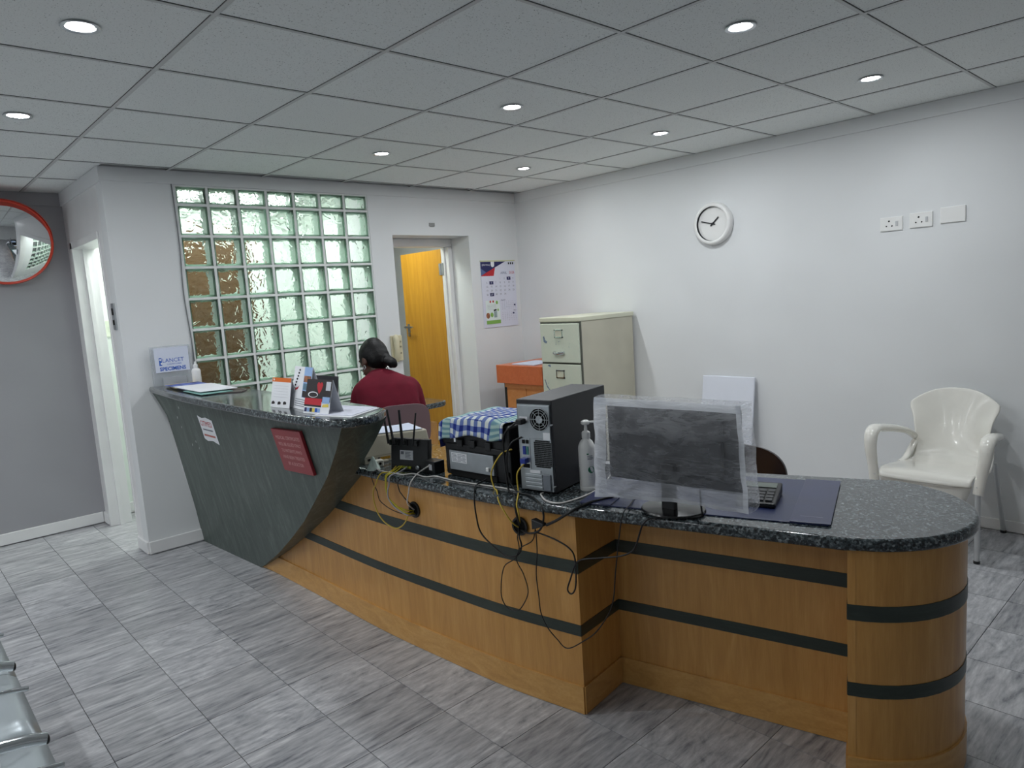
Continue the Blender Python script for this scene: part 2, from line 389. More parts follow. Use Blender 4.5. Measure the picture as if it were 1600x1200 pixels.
# window 1 : glass block screen
win = struct(MB().box((GX0, YB+.012, GZ0), (GX0+.004, YB+.11, GZ1)).box((GX1-.004, YB+.012, GZ0), (GX1, YB+.11, GZ1)).box((GX0, YB+.012, GZ0), (GX1, YB+.11, GZ0+.004)).build('window_1', MORTAR))
rows = [.585, .781, .977, 1.172, 1.364, 1.560, 1.757, 1.953, 2.147, 2.265]; CW = .196
mg = MB()
for k in range(8): x = GX0+CW*k; mg.box((x-.008, YB+.006, GZ0), (x+.008, YB+.10, GZ1))
for z in rows: mg.box((GX0, YB+.0065, z-.008), (GX1, YB+.0995, z+.008))
mg.build('mortar_grid', MORTAR, win)
def blockmesh(h):
    hx, hz = .0900, h/2-.0080
    mb = MB().box((-hx, -.043, -hz), (hx, -.035, hz))
    npane = len(mb.f)
    for (lo, hi) in (((-hx, -.035, -hz), (-hx+.012, .043, hz)), ((hx-.012, -.035, -hz), (hx, .043, hz)), ((-hx+.012, -.035, -hz), (hx-.012, .043, -hz+.012)), ((-hx+.012, -.035, hz-.012), (hx-.012, .043, hz))): mb.box(lo, hi)
    me = mb.mesh('glass_block', [GLASS, RIM])
    for i, p in enumerate(me.polygons): p.material_index = 0 if i < npane else 1
    return me
bmA = blockmesh(.195); bmB = blockmesh(.118)
for r in range(9):
    z = (rows[r]+rows[r+1])/2
    for c in range(7):
        o = inst(bmB if r == 8 else bmA, 'glass_block', (GX0+CW*(c+.5), YB+.056, z), win)
# hairline cable down the wall next to the screen
tag(MB().tube(catmull([(1.515, YB-.004, 2.34), (1.519, YB-.006, 2.2), (1.523, YB-.005, 1.9), (1.512, YB-.005, 1.6), (1.525, YB-.005, 1.3), (1.528, YB-.005, 1.05)], 5), .0035, 6).build('wall_cable', M('grey_cable_sheath', (120, 122, 124), .5), smooth=60), 'thin grey cable running down the wall beside the glass blocks', 'cable')

# corridor and store lamps (flush ceiling fittings out of direct view)
def ceiling_fitting(x, y, wdt, dep, watts, label):
    t = thing('ceiling_panel_light', label, 'ceiling light', (x, y, CH))
    MB().box((-wdt/2-.02, -dep/2-.02, -.03), (wdt/2+.02, dep/2+.02, 0)).build('housing', WHITE, t)
    MB().box((-wdt/2, -dep/2, -.034), (wdt/2, dep/2, -.029)).build('diffuser', M('lit_diffuser', (240, 250, 245), .5, vary=0, emit=4.0), t)
    ld = bpy.data.lights.new('panel_lamp', 'AREA'); ld.shape = 'RECTANGLE'; ld.size = wdt; ld.size_y = dep; ld.energy = watts; ld.color = (.94, 1.0, .96)
    lo = bpy.data.objects.new('panel_lamp', ld); COL.objects.link(lo); lo.location = (x, y, CH-.04)
ceiling_fitting(2.0, 5.3, 1.2, .3, CORRIDOR_W, 'bright ceiling light in the corridor behind the glass blocks')
ceiling_fitting(3.30, 5.40, .3, .3, 8.5, 'ceiling light in the store room behind the open wooden door')

# ================================================================== DOWNLIGHTS
LENS = M('lit_lamp_lens', (255, 255, 255), .4, vary=0, emit=30.0)
ringm = MB().lathe([(.040, 0), (.052, 0), (.055, -.003), (.053, -.006), (.042, -.004), (.038, .006), (.038, .008)], 28).mesh('trim_ring', STEEL, 40)
lensm = MB().lathe([(.0, -.004), (.03, -.003), (.0385, .001), (.0385, .008)], 24).mesh('lamp_lens', LENS, 40)
where = {(0.61, 2.50): 'nearest the top left corner of the room view', (0.61, 3.665): 'above the grey wall with the round mirror', (2.43, 1.33): 'above the covered monitor, nearest row', (3.60, 1.32): 'closest to the right end of the clock wall', (2.425, 2.52): 'in the middle of the ceiling above the printer', (3.62, 2.51): 'closest to the wall clock', (2.43, 3.68): 'in front of the glass block screen', (3.624, 3.687): 'nearest the corner above the filing cabinet'}
def downlight(x, y, label, grp):
    t = thing('recessed_downlight', label, 'downlight', (x, y, CH), group=grp)
    o = inst(ringm, 'trim_ring', (0, 0, 0), t); o2 = inst(lensm, 'lamp_lens', (0, 0, -.001), t)
    ld = bpy.data.lights.new('downlight_lamp', 'AREA'); ld.shape = 'DISK'; ld.size = .08; ld.spread = math.radians(180); ld.energy = DOWNLIGHT_W; ld.color = DOWNLIGHT_COL
    lo = bpy.data.objects.new('downlight_lamp', ld); COL.objects.link(lo); lo.location = (x, y, CH-.012)
for p in SPOTS: downlight(p[0], p[1], 'lit round ceiling downlight '+where[p], 'ceiling downlights')
for p in SPOTS_BEHIND: downlight(p[0], p[1], 'lit round ceiling downlight over the waiting area', 'downlights over the waiting area')

# ================================================================== RECEPTION COUNTERS
TZ = .75
FRONT = [(1.51, 3.86), (1.523, 3.735), (1.534, 3.228), (1.541, 2.642), (1.569, 2.208), (1.601, 1.858), (1.658, 1.544)]
FRONTC = [(p.x, p.y) for p in catmull([(x, y, 0) for x, y in FRONT], 5)]
PB, PC_, PD = (1.658, 1.544), (1.901, 1.576), (2.088, .831)
def offset_path(path, off):
    out = []
    for i, p in enumerate(path):
        a = path[max(i-1, 0)]; b = path[min(i+1, len(path)-1)]
        d = Vector((b[0]-a[0], b[1]-a[1])).normalized(); n = Vector((d.y, -d.x))
        out.append((p[0]+n.x*off, p[1]+n.y*off))
    return out
def strip(path, z0, z1, out=0.0, th=.02):
    a = offset_path(path, out); b = offset_path(path, out-th); mb = MB(); n = len(path)
    vs = []
    for (p, q) in zip(a, b): vs += [(p[0], p[1], z0), (p[0], p[1], z1), (q[0], q[1], z1), (q[0], q[1], z0)]
    fs = []
    for i in range(n-1):
        o = i*4
        for k in range(4): fs.append((o+k, o+(k+1) % 4, o+4+(k+1) % 4, o+4+k))
    fs += [(3, 2, 1, 0), tuple((n-1)*4+k for k in range(4))]
    return mb.raw(vs, [f[::-1] for f in fs])
ARC = [(2.17+.302*math.cos(math.radians(a)), .85+.302*math.sin(math.radians(a))) for a in range(199, 376, 8)]
lowc = thing('counter_base', 'curved beech reception counter base with dark green bands', 'counter', (0, 0, 0))
BANDS = [(.285, .325), (.508, .553)]
ROWS = [(.102, .285), (.325, .508), (.553, .714)]
PATHS = [('front', FRONTC), ('return', [PB, PC_]), ('recess', [PC_, PD]), ('end_side', [(2.1, .83), ARC[0]]), ('end', ARC), ('end_back', [ARC[-1], (2.36, 1.02), (2.1, .94)])]
for nm, path in PATHS:
    strip(path, .002, .102, .006, .026).build('kick_board', BEECH_K, lowc, smooth=30)
    for z0, z1 in ROWS: strip(path, z0, z1).build('wood_panel', BEECH, lowc, smooth=30)
    for z0, z1 in BANDS: strip(path, z0, z1, .002, .022).build('green_band', GREENS, lowc, smooth=30)
# inner support panels
MB().box((1.90, 1.66, .0), (1.92, 2.9, .70)).build('inner_panel', BEECH, lowc)
def grommet(x, y, z, nx, ny, label):
    n = Vector((nx, ny, 0)).normalized(); u = Vector((-n.y, n.x, 0))
    m = basis((x, y, z), u, (0, 0, 1))
    r = MB().lathe([(.026, .001), (.026, .006), (.033, .006), (.034, .003), (.034, 0)], 24, m).build('cable_grommet', BLACKP, lowc, smooth=40)
    MB().lathe([(0, .002), (.027, .002)], 24, m).build('cable_hole', HOLE, r)
grommet(1.558, 2.339, .612, -1, -.06, '')
grommet(1.611, 1.765, .645, -1, -.17, '')
# low granite top
GE = [(1.49, 3.75), (1.498, 3.2), (1.502, 2.85), (1.516, 2.5), (1.536, 2.2), (1.558, 1.95), (1.586, 1.77), (1.632, 1.53), (1.662, 1.41), (1.748, 1.109), (1.849, .75)]
GEc = [(p.x, p.y) for p in catmull([(x, y, 0) for x, y in GE], 4)]
garc = [(2.17+.33*math.cos(math.radians(a)), .85+.33*math.sin(math.radians(a))) for a in range(204, 356, 6)]
gback = [(2.497, .835), (2.45, .955), (2.39, 1.116), (2.338, 1.261), (2.26, 1.55), (2.2, 1.85), (2.12, 2.2), (2.03, 2.6), (1.97, 3.0), (1.95, 3.75)]
tag(MB().prism(GEc+garc+gback, TZ-.036, TZ).build('granite_worktop', GRANITE, bevel=.012, seg=4, smooth=40), 'dark speckled granite worktop with rounded end on the low counter', 'worktop')
# high counter : green flared front
pz = [0, .25, .47, .68, .85, .955, 1.015]; pxx = [1.45, 1.42, 1.385, 1.353, 1.324, 1.281, 1.25]
def PXF(y, z):
    q = min(max((y-4.3)/.33, 0), 1); q = q*q*(3-2*q)
    return (1-q)*(1.45-.158*z)+q*interp(z, pz, pxx)+.05*(1-z)*min(max((4.63-y)/.8, 0), 1)
ez = [0, .007, .174, .319, .462, .587, .753, .885, 1.008]; ey = [3.865, 3.846, 3.521, 3.273, 3.042, 2.869, 2.643, 2.497, 2.378]
YE = 4.645
def yedge(z): return interp(z, ez, ey)
hc = thing('high_counter_front', 'tall dark green reception counter with flared front beside the pillar', 'counter', (0, 0, 0))
ZT = 1.006
NV = 26; zs = [ZT*j/NV for j in range(NV+1)]
def fpt(u, v): z = ZT*v; y = YE+(yedge(z)-YE)*u; return (PXF(y, z), y, z)
MB().grid(fpt, 26, NV).build('front_panel', GREENW, hc, smooth=40)
def xin(z, y):
    if z < .714: return interp(y, [2.2, 2.64, 3.228, 3.735, 3.86], [1.569, 1.541, 1.534, 1.523, 1.51])-.001
    return 1.49
def ept(u, v):
    z = ZT*v; y = yedge(z); x0 = PXF(y, z)
    return (x0+(max(xin(z, y), x0+.0005)-x0)*u, y, z)
MB().grid(ept, 4, 40).build('end_panel', GREENW, hc, smooth=40)
def bpt(u, v): z = TZ+.001+(ZT-TZ-.001)*v; y = YE+(yedge(z)-YE)*u; return (1.49, y, z)
MB().grid(lambda u, v: bpt(1-u, v), 10, 8).build('back_panel', GREENW, hc)
for (y, z, s) in [(4.42, .86, .012), (4.40, .80, .009), (4.30, .70, .010), (4.2, .69, .008), (4.33, .93, .012), (4.22, .73, .01)]:
    xx = PXF(y, z)
    MB().raw([(xx-.0008, y-s*.4, z-s), (xx-.0008, y+s*.5, z-s*.6), (xx-.0008, y+s*.3, z+s), (xx-.0008, y-s*.3, z+s*.7)], [(0, 1, 2, 3)]).build('paint_chip', M('chipped_undercoat', (190, 192, 190), .7), hc)
HT = 1.04
hp = [(1.242, 4.645), (1.195, 4.0), (1.183, 3.55), (1.183, 3.1), (1.185, 2.75), (1.195, 2.56), (1.216, 2.41), (1.25, 2.31), (1.30, 2.275), (1.388, 2.292), (1.46, 2.345), (1.50, 2.43), (1.512, 2.75), (1.518, 3.5), (1.52, 4.645)]
hpc = [(p.x, p.y) for p in catmull([(x, y, 0) for x, y in hp], 4)]
tag(MB().prism(hpc, HT-.034, HT).build('granite_ledge', GRANITE, bevel=.010, seg=4, smooth=40), 'dark granite ledge on top of the green counter', 'worktop')
# back desk under the glass screen
dk = thing('return_desk', 'granite topped desk with wooden end under the glass blocks', 'desk', (0, 0, 0))
MB().prism([(1.56, 3.88), (2.80, 3.84), (2.88, 3.85), (2.925, 3.89), (2.93, 3.96), (2.93, 4.64), (1.56, 4.64)], .722, .758).build('desk_top', GRANITE, dk, bevel=.01, seg=3, smooth=40)
MB().box((2.70, 3.93, .002), (2.74, 4.63, .722)).build('end_panel', BEECH, dk)
MB().box((1.58, 3.95, .002), (1.62, 4.63, .722)).build('end_panel', BEECH, dk)
MB().box((1.62, 4.56, .25), (2.70, 4.58, .722)).build('modesty_panel', BEECH, dk)
MB().box((2.74, 3.98, .002), (2.90, 4.6, .60)).build('drawer_unit', BEECH, dk, bevel=.003)

# sticker and plaque on the green panel
def on_panel(y, z, off=.0): return Vector((PXF(y, z)-off, y, z))
a, b_, c_, d_ = on_panel(3.03, .73, .012), on_panel(2.735, .745, .012), on_panel(2.728, .945, .012), on_panel(3.02, .93, .012)
Mp = basis(a, b_-a, d_-a)
pl = thing('red_plaque', 'red engraved notice plaque on the green counter front', 'plaque', mat=Mp)
MB().box((0, 0, -.010), (.293, .204, .004)).build('plaque_board', M('red_plastic_board', (150, 44, 52), .35), pl, bevel=.002)
tx = MB()
for i, s_ in enumerate(['MEDICAL CERTIFICATES', 'WILL BE ISSUED ONLY', 'TO PATIENTS WHO', 'HAVE BEEN TREATED', 'BY A DOCTOR']):
    tx.text(s_, .0225, T(.15, .165-.031*i, .0046))
tx.build('lettering', M('engraved_lettering', (222, 176, 172), .5, vary=0), pl)
a, b_, d_ = on_panel(4.045, .757, .003), on_panel(3.84, .757, .003), on_panel(4.02, .90, .003)
st = thing('paper_sticker', 'torn white paper sticker on the green counter front', 'sticker', mat=basis(a, b_-a, d_-a))
MB().raw([(0, .012, 0), (.04, 0, 0), (.12, .008, 0), (.205, -.008, 0), (.203, .06, 0), (.204, .135, 0), (.12, .146, 0), (.06, .138, 0), (0, .15, 0), (.003, .07, 0)], [tuple(range(10))]).build('sticker_sheet', PAPER, st)
MB().text('CITIMED', .044, T(.10, .105, .0008)).build('lettering', REDP, st)
MB().box((.03, .066, .0003), (.17, .074, .0007)).build('print_line', GREYINK, st)
MB().box((.02, .030, .0003), (.18, .041, .0007)).build('print_line', M('faded_red_print', (190, 110, 100), .6, vary=0), st)

# ================================================================== WALL FITTINGS
# clock
cl = thing('wall_clock', 'round white wall clock with black hands', 'clock', mat=basis((XR, 2.652, 1.853), (0, -1, 0), (0, 0, 1)))
MB().lathe([(.144, 0), (.147, .010), (.144, .034), (.136, .044), (.124, .046), (.117, .042), (.115, .022)], 48).build('clock_rim', WPLA, cl, smooth=50)
MB().lathe([(0, .020), (.1155, .020), (.1155, .012)], 48).build('clock_face', M('clock_face_paper', (226, 222, 236), .5, vary=0), cl)
MB().lathe([(.1145, .021), (.1165, .041), (.118, .041), (.1165, .0205)], 48).build('inner_ring', INK, cl, smooth=50)
nm = MB()
for h in range(1, 13):
    a = math.radians(90-30*h); nm.text(str(h), .026, T(.092*math.cos(a), .092*math.sin(a), .0206))
tag(nm.build('numerals', M('clock_grey_print', (70, 70, 84), .6, vary=0), cl), kind='stuff')
def hand(ang_deg, L, wd, nmn, z):
    a = math.radians(90-ang_deg); R = Matrix.Rotation(a, 4, 'Z')
    MB().box((-.022, -wd, z), (L, wd, z+.0015), R).build(nmn, INK, cl)
hand(48, .062, .0045, 'hour_hand', .026); hand(285, .088, .0035, 'minute_hand', .029)
MB().lathe([(.008, .021), (.008, .033), (0, .034)], 16).build('hand_pivot', INK, cl, smooth=40)
# sockets
def plate(y0, y1, z0, z1, name, label, cat, grp, socket):
    t = thing(name, label, cat, mat=basis((XR, (y0+y1)/2, (z0+z1)/2), (0, -1, 0), (0, 0, 1)), group=grp)
    hw, hh = abs(y0-y1)/2, (z1-z0)/2
    MB().box((-hw, -hh, 0), (hw, hh, .009)).build('cover_plate', WPLA, t, bevel=.003)
    if socket:
        for (x, y, r) in ((-.012, .016, .0052), (-.026, -.012, .0042), (.004, -.012, .0042)):
            MB().cyl((x, y, .0085), (x, y, .0094), r, 12).build('pin_hole', HOLE, t)
        MB().box((.022, -.014, .008), (.036, .014, .012)).build('rocker_switch', M('switch_grey', (196, 198, 200), .4), t, bevel=.001)
    return t
plate(1.569, 1.449, 1.680, 1.758, 'wall_socket', 'white wall socket outlet nearest the clock', 'socket', None, True)
plate(1.413, 1.296, 1.683, 1.765, 'wall_socket', 'white wall socket outlet beside the blank cover plate', 'socket', None, True)
plate(1.259, 1.137, 1.692, 1.777, 'blank_plate', 'blank white cover plate right of the sockets', 'cover plate', None, False)
# switch inside the corridor
t = thing('light_switch', 'pale light switch seen through the left doorway', 'switch', mat=basis((1.33, 5.82, 1.40), (1, 0, 0), (0, 0, 1)))
MB().box((-.04, -.06, 0), (.04, .06, .008)).build('cover_plate', M('pale_switch_plastic', (226, 234, 214), .4), t, bevel=.003)
MB().box((.004, -.02, .007), (.022, .018, .012)).build('rocker_switch', M('pale_switch_plastic', (226, 234, 214), .4), t, bevel=.001)
# intercom handset
t = thing('wall_intercom', 'beige intercom handset on the wall beside the open door', 'intercom', mat=basis((3.05, YB, 1.10), (1, 0, 0), (0, 0, 1)))
BEIGE = M('beige_plastic', (214, 206, 174), .45)
MB().box((-.05, -.10, 0), (.05, .10, .022)).build('base_plate', BEIGE, t, bevel=.005)
MB().tube([(-.02, -.095, .03), (-.02, -.07, .048), (-.02, 0, .043), (-.02, .07, .048), (-.02, .098, .03)], [.020, .026, .019, .026, .02], 12).build('handset', BEIGE, t, smooth=60)
for y in (.05, .01, -.04): MB().cyl((.03, y, .02), (.03, y, .026), .007, 10).build('call_button', M('dark_beige_plastic', (150, 142, 116), .5), t)
# bracket above door
t = thing('wall_hook_plate', 'small grey fixing plate above the door opening', 'fixing', mat=basis((3.49, YB, 2.062), (1, 0, 0), (0, 0, 1)))
MB().box((-.028, -.015, 0), (.028, .012, .007)).box((-.02, -.019, 0), (.02, -.012, .012)).build('plate', M('dull_grey_metal', (150, 150, 148), .5, .3), t, bevel=.002)
# calendar
t = thing('wall_calendar', 'printed wall calendar between the door and the corner', 'calendar', mat=basis((3.973, YB-.004, 1.183), (1, 0, .0), (0, 0, 1)))
MB().box((0, 0, -.002), (.405, .575, .002)).build('sheet', M('calendar_paper', (220, 222, 236), .6, vary=.01), t)
MB().box((0, .572, -.002), (.405, .582, .005)).build('binding_strip', M('pale_yellow_strip', (206, 206, 160), .5), t)
def flat(parent, name, mat, pts, z=.0028): return MB().raw([(x, y, z) for x, y in pts], [tuple(range(len(pts)))]).build(name, mat, parent)
def rect(x0, y0, x1, y1): return [(x0, y0), (x1, y0), (x1, y1), (x0, y1)]
flat(t, 'print_navy', NAVY, [(0, .45), (.14, .51), (.29, .571), (0, .571)])
flat(t, 'print_red', REDP, [(.0, .452), (.0, .448), (.145, .448), (.165, .52), (.15, .514)], .0031)
flat(t, 'print_blue', M('slate_blue_print', (86, 104, 150), .6, vary=0), [(.0, .45), (.06, .48), (.0, .515)], .0030)
flat(t, 'print_badge', PAPER, [(.118, .571), (.118, .54), (.125, .527), (.138, .523), (.151, .527), (.158, .54), (.158, .571)], .0033)
MB().text('pharmacy', .024, T(.062, .546, .0034)).build('lettering', PAPER, t)
MB().text('APRIL', .030, T(.265, .47, .0030)).build('lettering', M('calendar_slate', (96, 104, 140), .6, vary=0), t)
MB().text('2026', .032, T(.362, .472, .0030)).build('lettering', REDP, t)
for x in (.33, .355, .38): flat(t, 'print_icon', INK, rect(x-.007, .545, x+.007, .563))
dg = MB(); dw = MB()
first = 3
for d in range(1, 31):
    k = d+first-1; col_, row_ = k % 7, k//7
    x = .06+col_*.052; y = .422-row_*.034
    if d in (3, 6, 27):
        flat(t, 'print_holiday', NAVY, rect(x-.023, y-.014, x+.023, y+.014)); dw.text(str(d), .022, T(x, y, .0032))
    else: dg.text(str(d), .022, T(x, y, .0030))
dg.build('date_numbers', GREYINK, t); dw.build('date_numbers', PAPER, t)
flat(t, 'print_advert', M('pale_mint_print', (226, 238, 234), .6, vary=.03), rect(.03, .03, .195, .235), .0026)
flat(t, 'print_green_bar', LIME, rect(.03, .03, .195, .062), .0030)
for (x, y, m_, s_) in ((.05, .105, SKINP, .022), (.095, .11, LIME, .018), (.085, .225, REDP, .009), (.118, .225, REDP, .009), (.16, .215, LIME, .013), (.17, .15, LIME, .009)):
    flat(t, 'print_fruit', m_, [(x+s_*math.cos(2*PI*k/10), y+s_*1.2*math.sin(2*PI*k/10)) for k in range(10)], .0031)
flat(t, 'print_jar', M('jar_print', (150, 170, 168), .6, vary=.1), rect(.12, .085, .155, .14), .0031); flat(t, 'print_jar_lid', INK, [(.118, .14), (.155, .145), (.15, .16), (.118, .152)], .0032)
for i in range(4): flat(t, 'print_line', GREYINK, rect(.045, .155+.013*i, .15, .1565+.013*i), .0030)
sm = MB(); sm.text('MARCH', .016, T(.238, .232, .003)); sm.text('MAY', .016, T(.372, .135, .003)); sm.build('lettering', NAVY, t)
for (y0, n) in ((.145, 5), (.045, 5)):
    q = MB()
    for r_ in range(n):
        for c_ in range(7): q.text(str((r_*7+c_) % 30+1), .0105, T(.225+.026*c_, y0+.075-.0165*r_, .003))
    q.build('date_numbers', GREYINK, t)
flat(t, 'print_holiday', NAVY, rect(.365, .178, .385, .192)); flat(t, 'print_holiday', NAVY, rect(.345, .105, .365, .119))
# convex mirror
mm = Matrix.Translation((.755, YL-.12, 2.005)) @ Matrix.Rotation(math.radians(90), 4, 'X') @ Matrix.Rotation(math.radians(12), 4, 'X')
t = thing('convex_mirror', 'round convex safety mirror with orange red rim', 'mirror', mat=mm)
RR = .265
MB().lathe([(RR*math.sin(k/10*.62)/math.sin(.62), .06*(math.cos(k/10*.62)-math.cos(.62))/(1-math.cos(.62))) for k in range(11)], 48).build('mirror_glass', M('mirror_silver', (226, 228, 230), .03, 1.0, vary=0), t, smooth=60)
MB().lathe([(RR-.006, .004), (RR+.004, .008), (RR+.010, 0), (RR+.004, -.03), (.08, -.05), (0, -.05)], 48).build('mirror_rim', M('orange_red_plastic', (206, 66, 44), .35), t, smooth=50)
hood = MB(); NH = 30
vsx = []
for k in range(NH+1):
    a = math.radians(105-95+190*k/NH); dep = .055*max(0.0, math.sin(PI*k/NH))**.8+.006
    for (r_, z_) in ((RR+.007, 0), (RR+.009, dep), (RR+.011, dep), (RR+.011, -.01)): vsx.append((r_*math.cos(a), r_*math.sin(a), z_))
fsx = []
for k in range(NH):
    for q in range(4): fsx.append((k*4+q, k*4+(q+1) % 4, k*4+4+(q+1) % 4, k*4+4+q))
hood.raw(vsx, fsx).build('mirror_hood', M('orange_red_plastic', (206, 66, 44), .35), t, smooth=50)
MB().cyl((0, -.04, -.05), (0, -.06, -.13), .016, 12).build('wall_bracket', STEEL, t, smooth=40)

# ================================================================== FURNITURE
# filing cabinet
CREAM = M('cream_painted_steel', (216, 216, 194), .42, vary=.03)
CREAMG = M('dull_cream_steel', (196, 192, 174), .45, vary=.04)  # duller, darker cream for the cabinet body
def mat_marked():
    m, nt, b = newmat('scuffed_cream_drawer'); v = coords(nt, 'Object', (1, 1, 1))
    f = noise(nt, v, 9, 4, .7); g = noise(nt, v, 60, 3, .7)
    mx = node(nt, 'ShaderNodeMix', data_type='FLOAT'); mx.inputs[0].default_value = .3; nt.links.new(f, mx.inputs[2]); nt.links.new(g, mx.inputs[3])
    nt.links.new(ramp(nt, mx.outputs[0], [(.335, lin((112, 130, 146))), (.37, lin((206, 214, 196))), (.7, lin((214, 218, 200)))]), b.inputs['Base Color']); setin(b, Roughness=.42)
    return m
DRAW = mat_marked()
fcX, fcY0, fcY1 = 3.783, 3.367, 3.772
t = thing('filing_cabinet', 'cream steel filing cabinet against the white wall', 'cabinet', (0, 0, 0))
MB().box((fcX+.006, fcY0+.004, .002), (4.40, fcY1-.004, 1.235)).build('cabinet_body', CREAMG, t, bevel=.003)
MB().box((fcX-.006, fcY0-.004, 1.235), (4.408, fcY1+.004, 1.268)).build('cabinet_top', CREAM, t, bevel=.006)
MB().box((fcX+.002, fcY0+.0, .002), (fcX+.012, fcY1, 1.24)).build('drawer_gap_shade', M('dark_gap', (90, 92, 84), .6), t)  # dark sheet behind the drawers, shade of their gaps put into its colour
for k in range(4):
    z1 = 1.222-.302*k; z0 = z1-.288; yc = (fcY0+fcY1)/2
    dr = MB().box((fcX-.016, fcY0+.010, z0), (fcX+.002, fcY1-.012, z1)).build('drawer', DRAW, t, bevel=.004)
    lh = MB()
    for (ya, yb, za, zb) in ((yc-.042, yc+.042, z1-.050, z1-.042), (yc-.042, yc+.042, z1-.104, z1-.096), (yc-.042, yc-.034, z1-.104, z1-.042), (yc+.034, yc+.042, z1-.104, z1-.042)): lh.box((fcX-.022, ya, za), (fcX-.015, yb, zb))
    lh.build('label_holder', CHROME, dr)
    MB().box((fcX-.0175, yc-.034, z1-.096), (fcX-.0155, yc+.034, z1-.05)).build('label_card', CREAM, dr)
    MB().tube(catmull([(fcX-.014, yc+.046, z0+.075), (fcX-.034, yc+.042, z0+.072), (fcX-.042, yc, z0+.068), (fcX-.034, yc-.042, z0+.072), (fcX-.014, yc-.046, z0+.075)], 4), .0095, 10, flat=1.3).build('handle', CHROME, dr, smooth=60)
SCUF = M('blue_grey_scuff', (112, 128, 148), .6, vary=.35, vscale=90)
for pts in ([(3.735, 1.125), (3.728, 1.085), (3.70, 1.075), (3.69, 1.09), (3.71, 1.10), (3.72, 1.13)], [(3.70, .912), (3.672, .918), (3.668, .896), (3.69, .902)], [(3.742, .80), (3.735, .803), (3.715, .755), (3.688, .722), (3.694, .716), (3.722, .745)]):
    MB().raw([(fcX-.0168, y, z) for y, z in pts], [tuple(range(len(pts)))]).build('paint_scuff', SCUF, t)
# orange cabinet in the corner
t = thing('orange_cabinet', 'orange brown wooden side cabinet in the corner behind the filing cabinet', 'cabinet', (0, 0, 0))
MB().box((3.80, 3.80, .742), (4.41, 4.332, .890)).build('top_box', ORANGEW, t, bevel=.003)
MB().box((3.83, 3.80, .705), (4.41, 4.27, .742)).build('rail', ORANGEL, t)
MB().box((3.85, 3.80, .01), (4.41, 4.04, .705)).build('door', ORANGEL, t, bevel=.003)
MB().box((3.85, 4.045, .01), (4.41, 4.27, .705)).build('door', ORANGEL, t, bevel=.003)
MB().box((3.87, 4.27, .0), (4.41, 4.32, .742)).build('gap_shade_slab', BLACKP, t)  # black slab stands in for the shaded gap beside the doors
t = tag(MB().box((3.84, 3.92, .891), (4.12, 4.18, .899), Matrix.Rotation(.0, 4, 'Z')).build('magazine', PAPERB, bevel=.001), 'pale magazine lying on the orange cabinet', 'magazine')
t = tag(MB().box((3.95, 3.80, .891), (4.22, 3.93, .915)).build('red_folder', M('red_orange_folder', (226, 96, 72), .5), bevel=.002), 'red orange folder on the orange cabinet beside the filing cabinet', 'folder')
# leaning board
Ml = Matrix.Translation((4.285, 2.36, .002)) @ Matrix.Rotation(math.radians(8.0), 4, 'Y')
lb = MB().box((0, 0, 0), (.018, .40, .80)).build('leaning_board', M('white_laminate', (226, 230, 240), .4, vary=.01), bevel=.006)
lb.matrix_world = Ml
tag(lb, 'plain white board leaning against the white wall', 'board')

# white plastic armchair
ch = thing('plastic_armchair', 'glossy cream plastic armchair with metal legs by the wall', 'chair', (4.07, 1.145, 0), PI/2)
# local: +x = chair's left/right, +y = towards back?  local y -> world -x after rz=+90deg, so back is at local -y
prof = [(.265, .385), (.255, .412), (.22, .425), (.10, .415), (-.06, .402), (-.14, .410), (-.19, .450), (-.225, .54), (-.25, .64), (-.268, .73), (-.28, .795)]
wid = [.205, .212, .215, .212, .20, .19, .178, .178, .195, .215, .215]
pc = catmull([(0, a, b) for a, b in prof], 3); NP = len(pc)
def seatpt(u, v):
    i = v*(NP-1); k = min(int(i), NP-2); f = i-k; p = pc[k].lerp(pc[k+1], f)
    wv = interp(v*(len(wid)-1), list(range(len(wid))), wid); s = 2*u-1
    back = max(0.0, (v-.52)/.48); y = p.y+.05*s*s*min(1, back*2.2); z = p.z
    if v > .78: z -= (.085*((v-.78)/.22))*abs(s)**2.6
    if v < .5: z -= .0*s*s; z += .010*abs(s)**3*(.5-v)
    return (s*wv, y, z)
o = MB().grid(seatpt, 20, 32).build('seat_shell', WCHAIR, ch, smooth=80)
md = o.modifiers.new('solid', 'SOLIDIFY'); md.thickness = .010; md.offset = -1
md = o.modifiers.new('sub', 'SUBSURF'); md.levels = 1; md.render_levels = 1
o = MB().grid(lambda u, v: ((2*u-1)*(.212-.03*v), .262-.02*v, .395-.16*v*(.75+.25*math.cos(PI*(2*u-1)))), 10, 4).build('front_apron', WCHAIR, ch, smooth=80)
md = o.modifiers.new('solid', 'SOLIDIFY'); md.thickness = .007
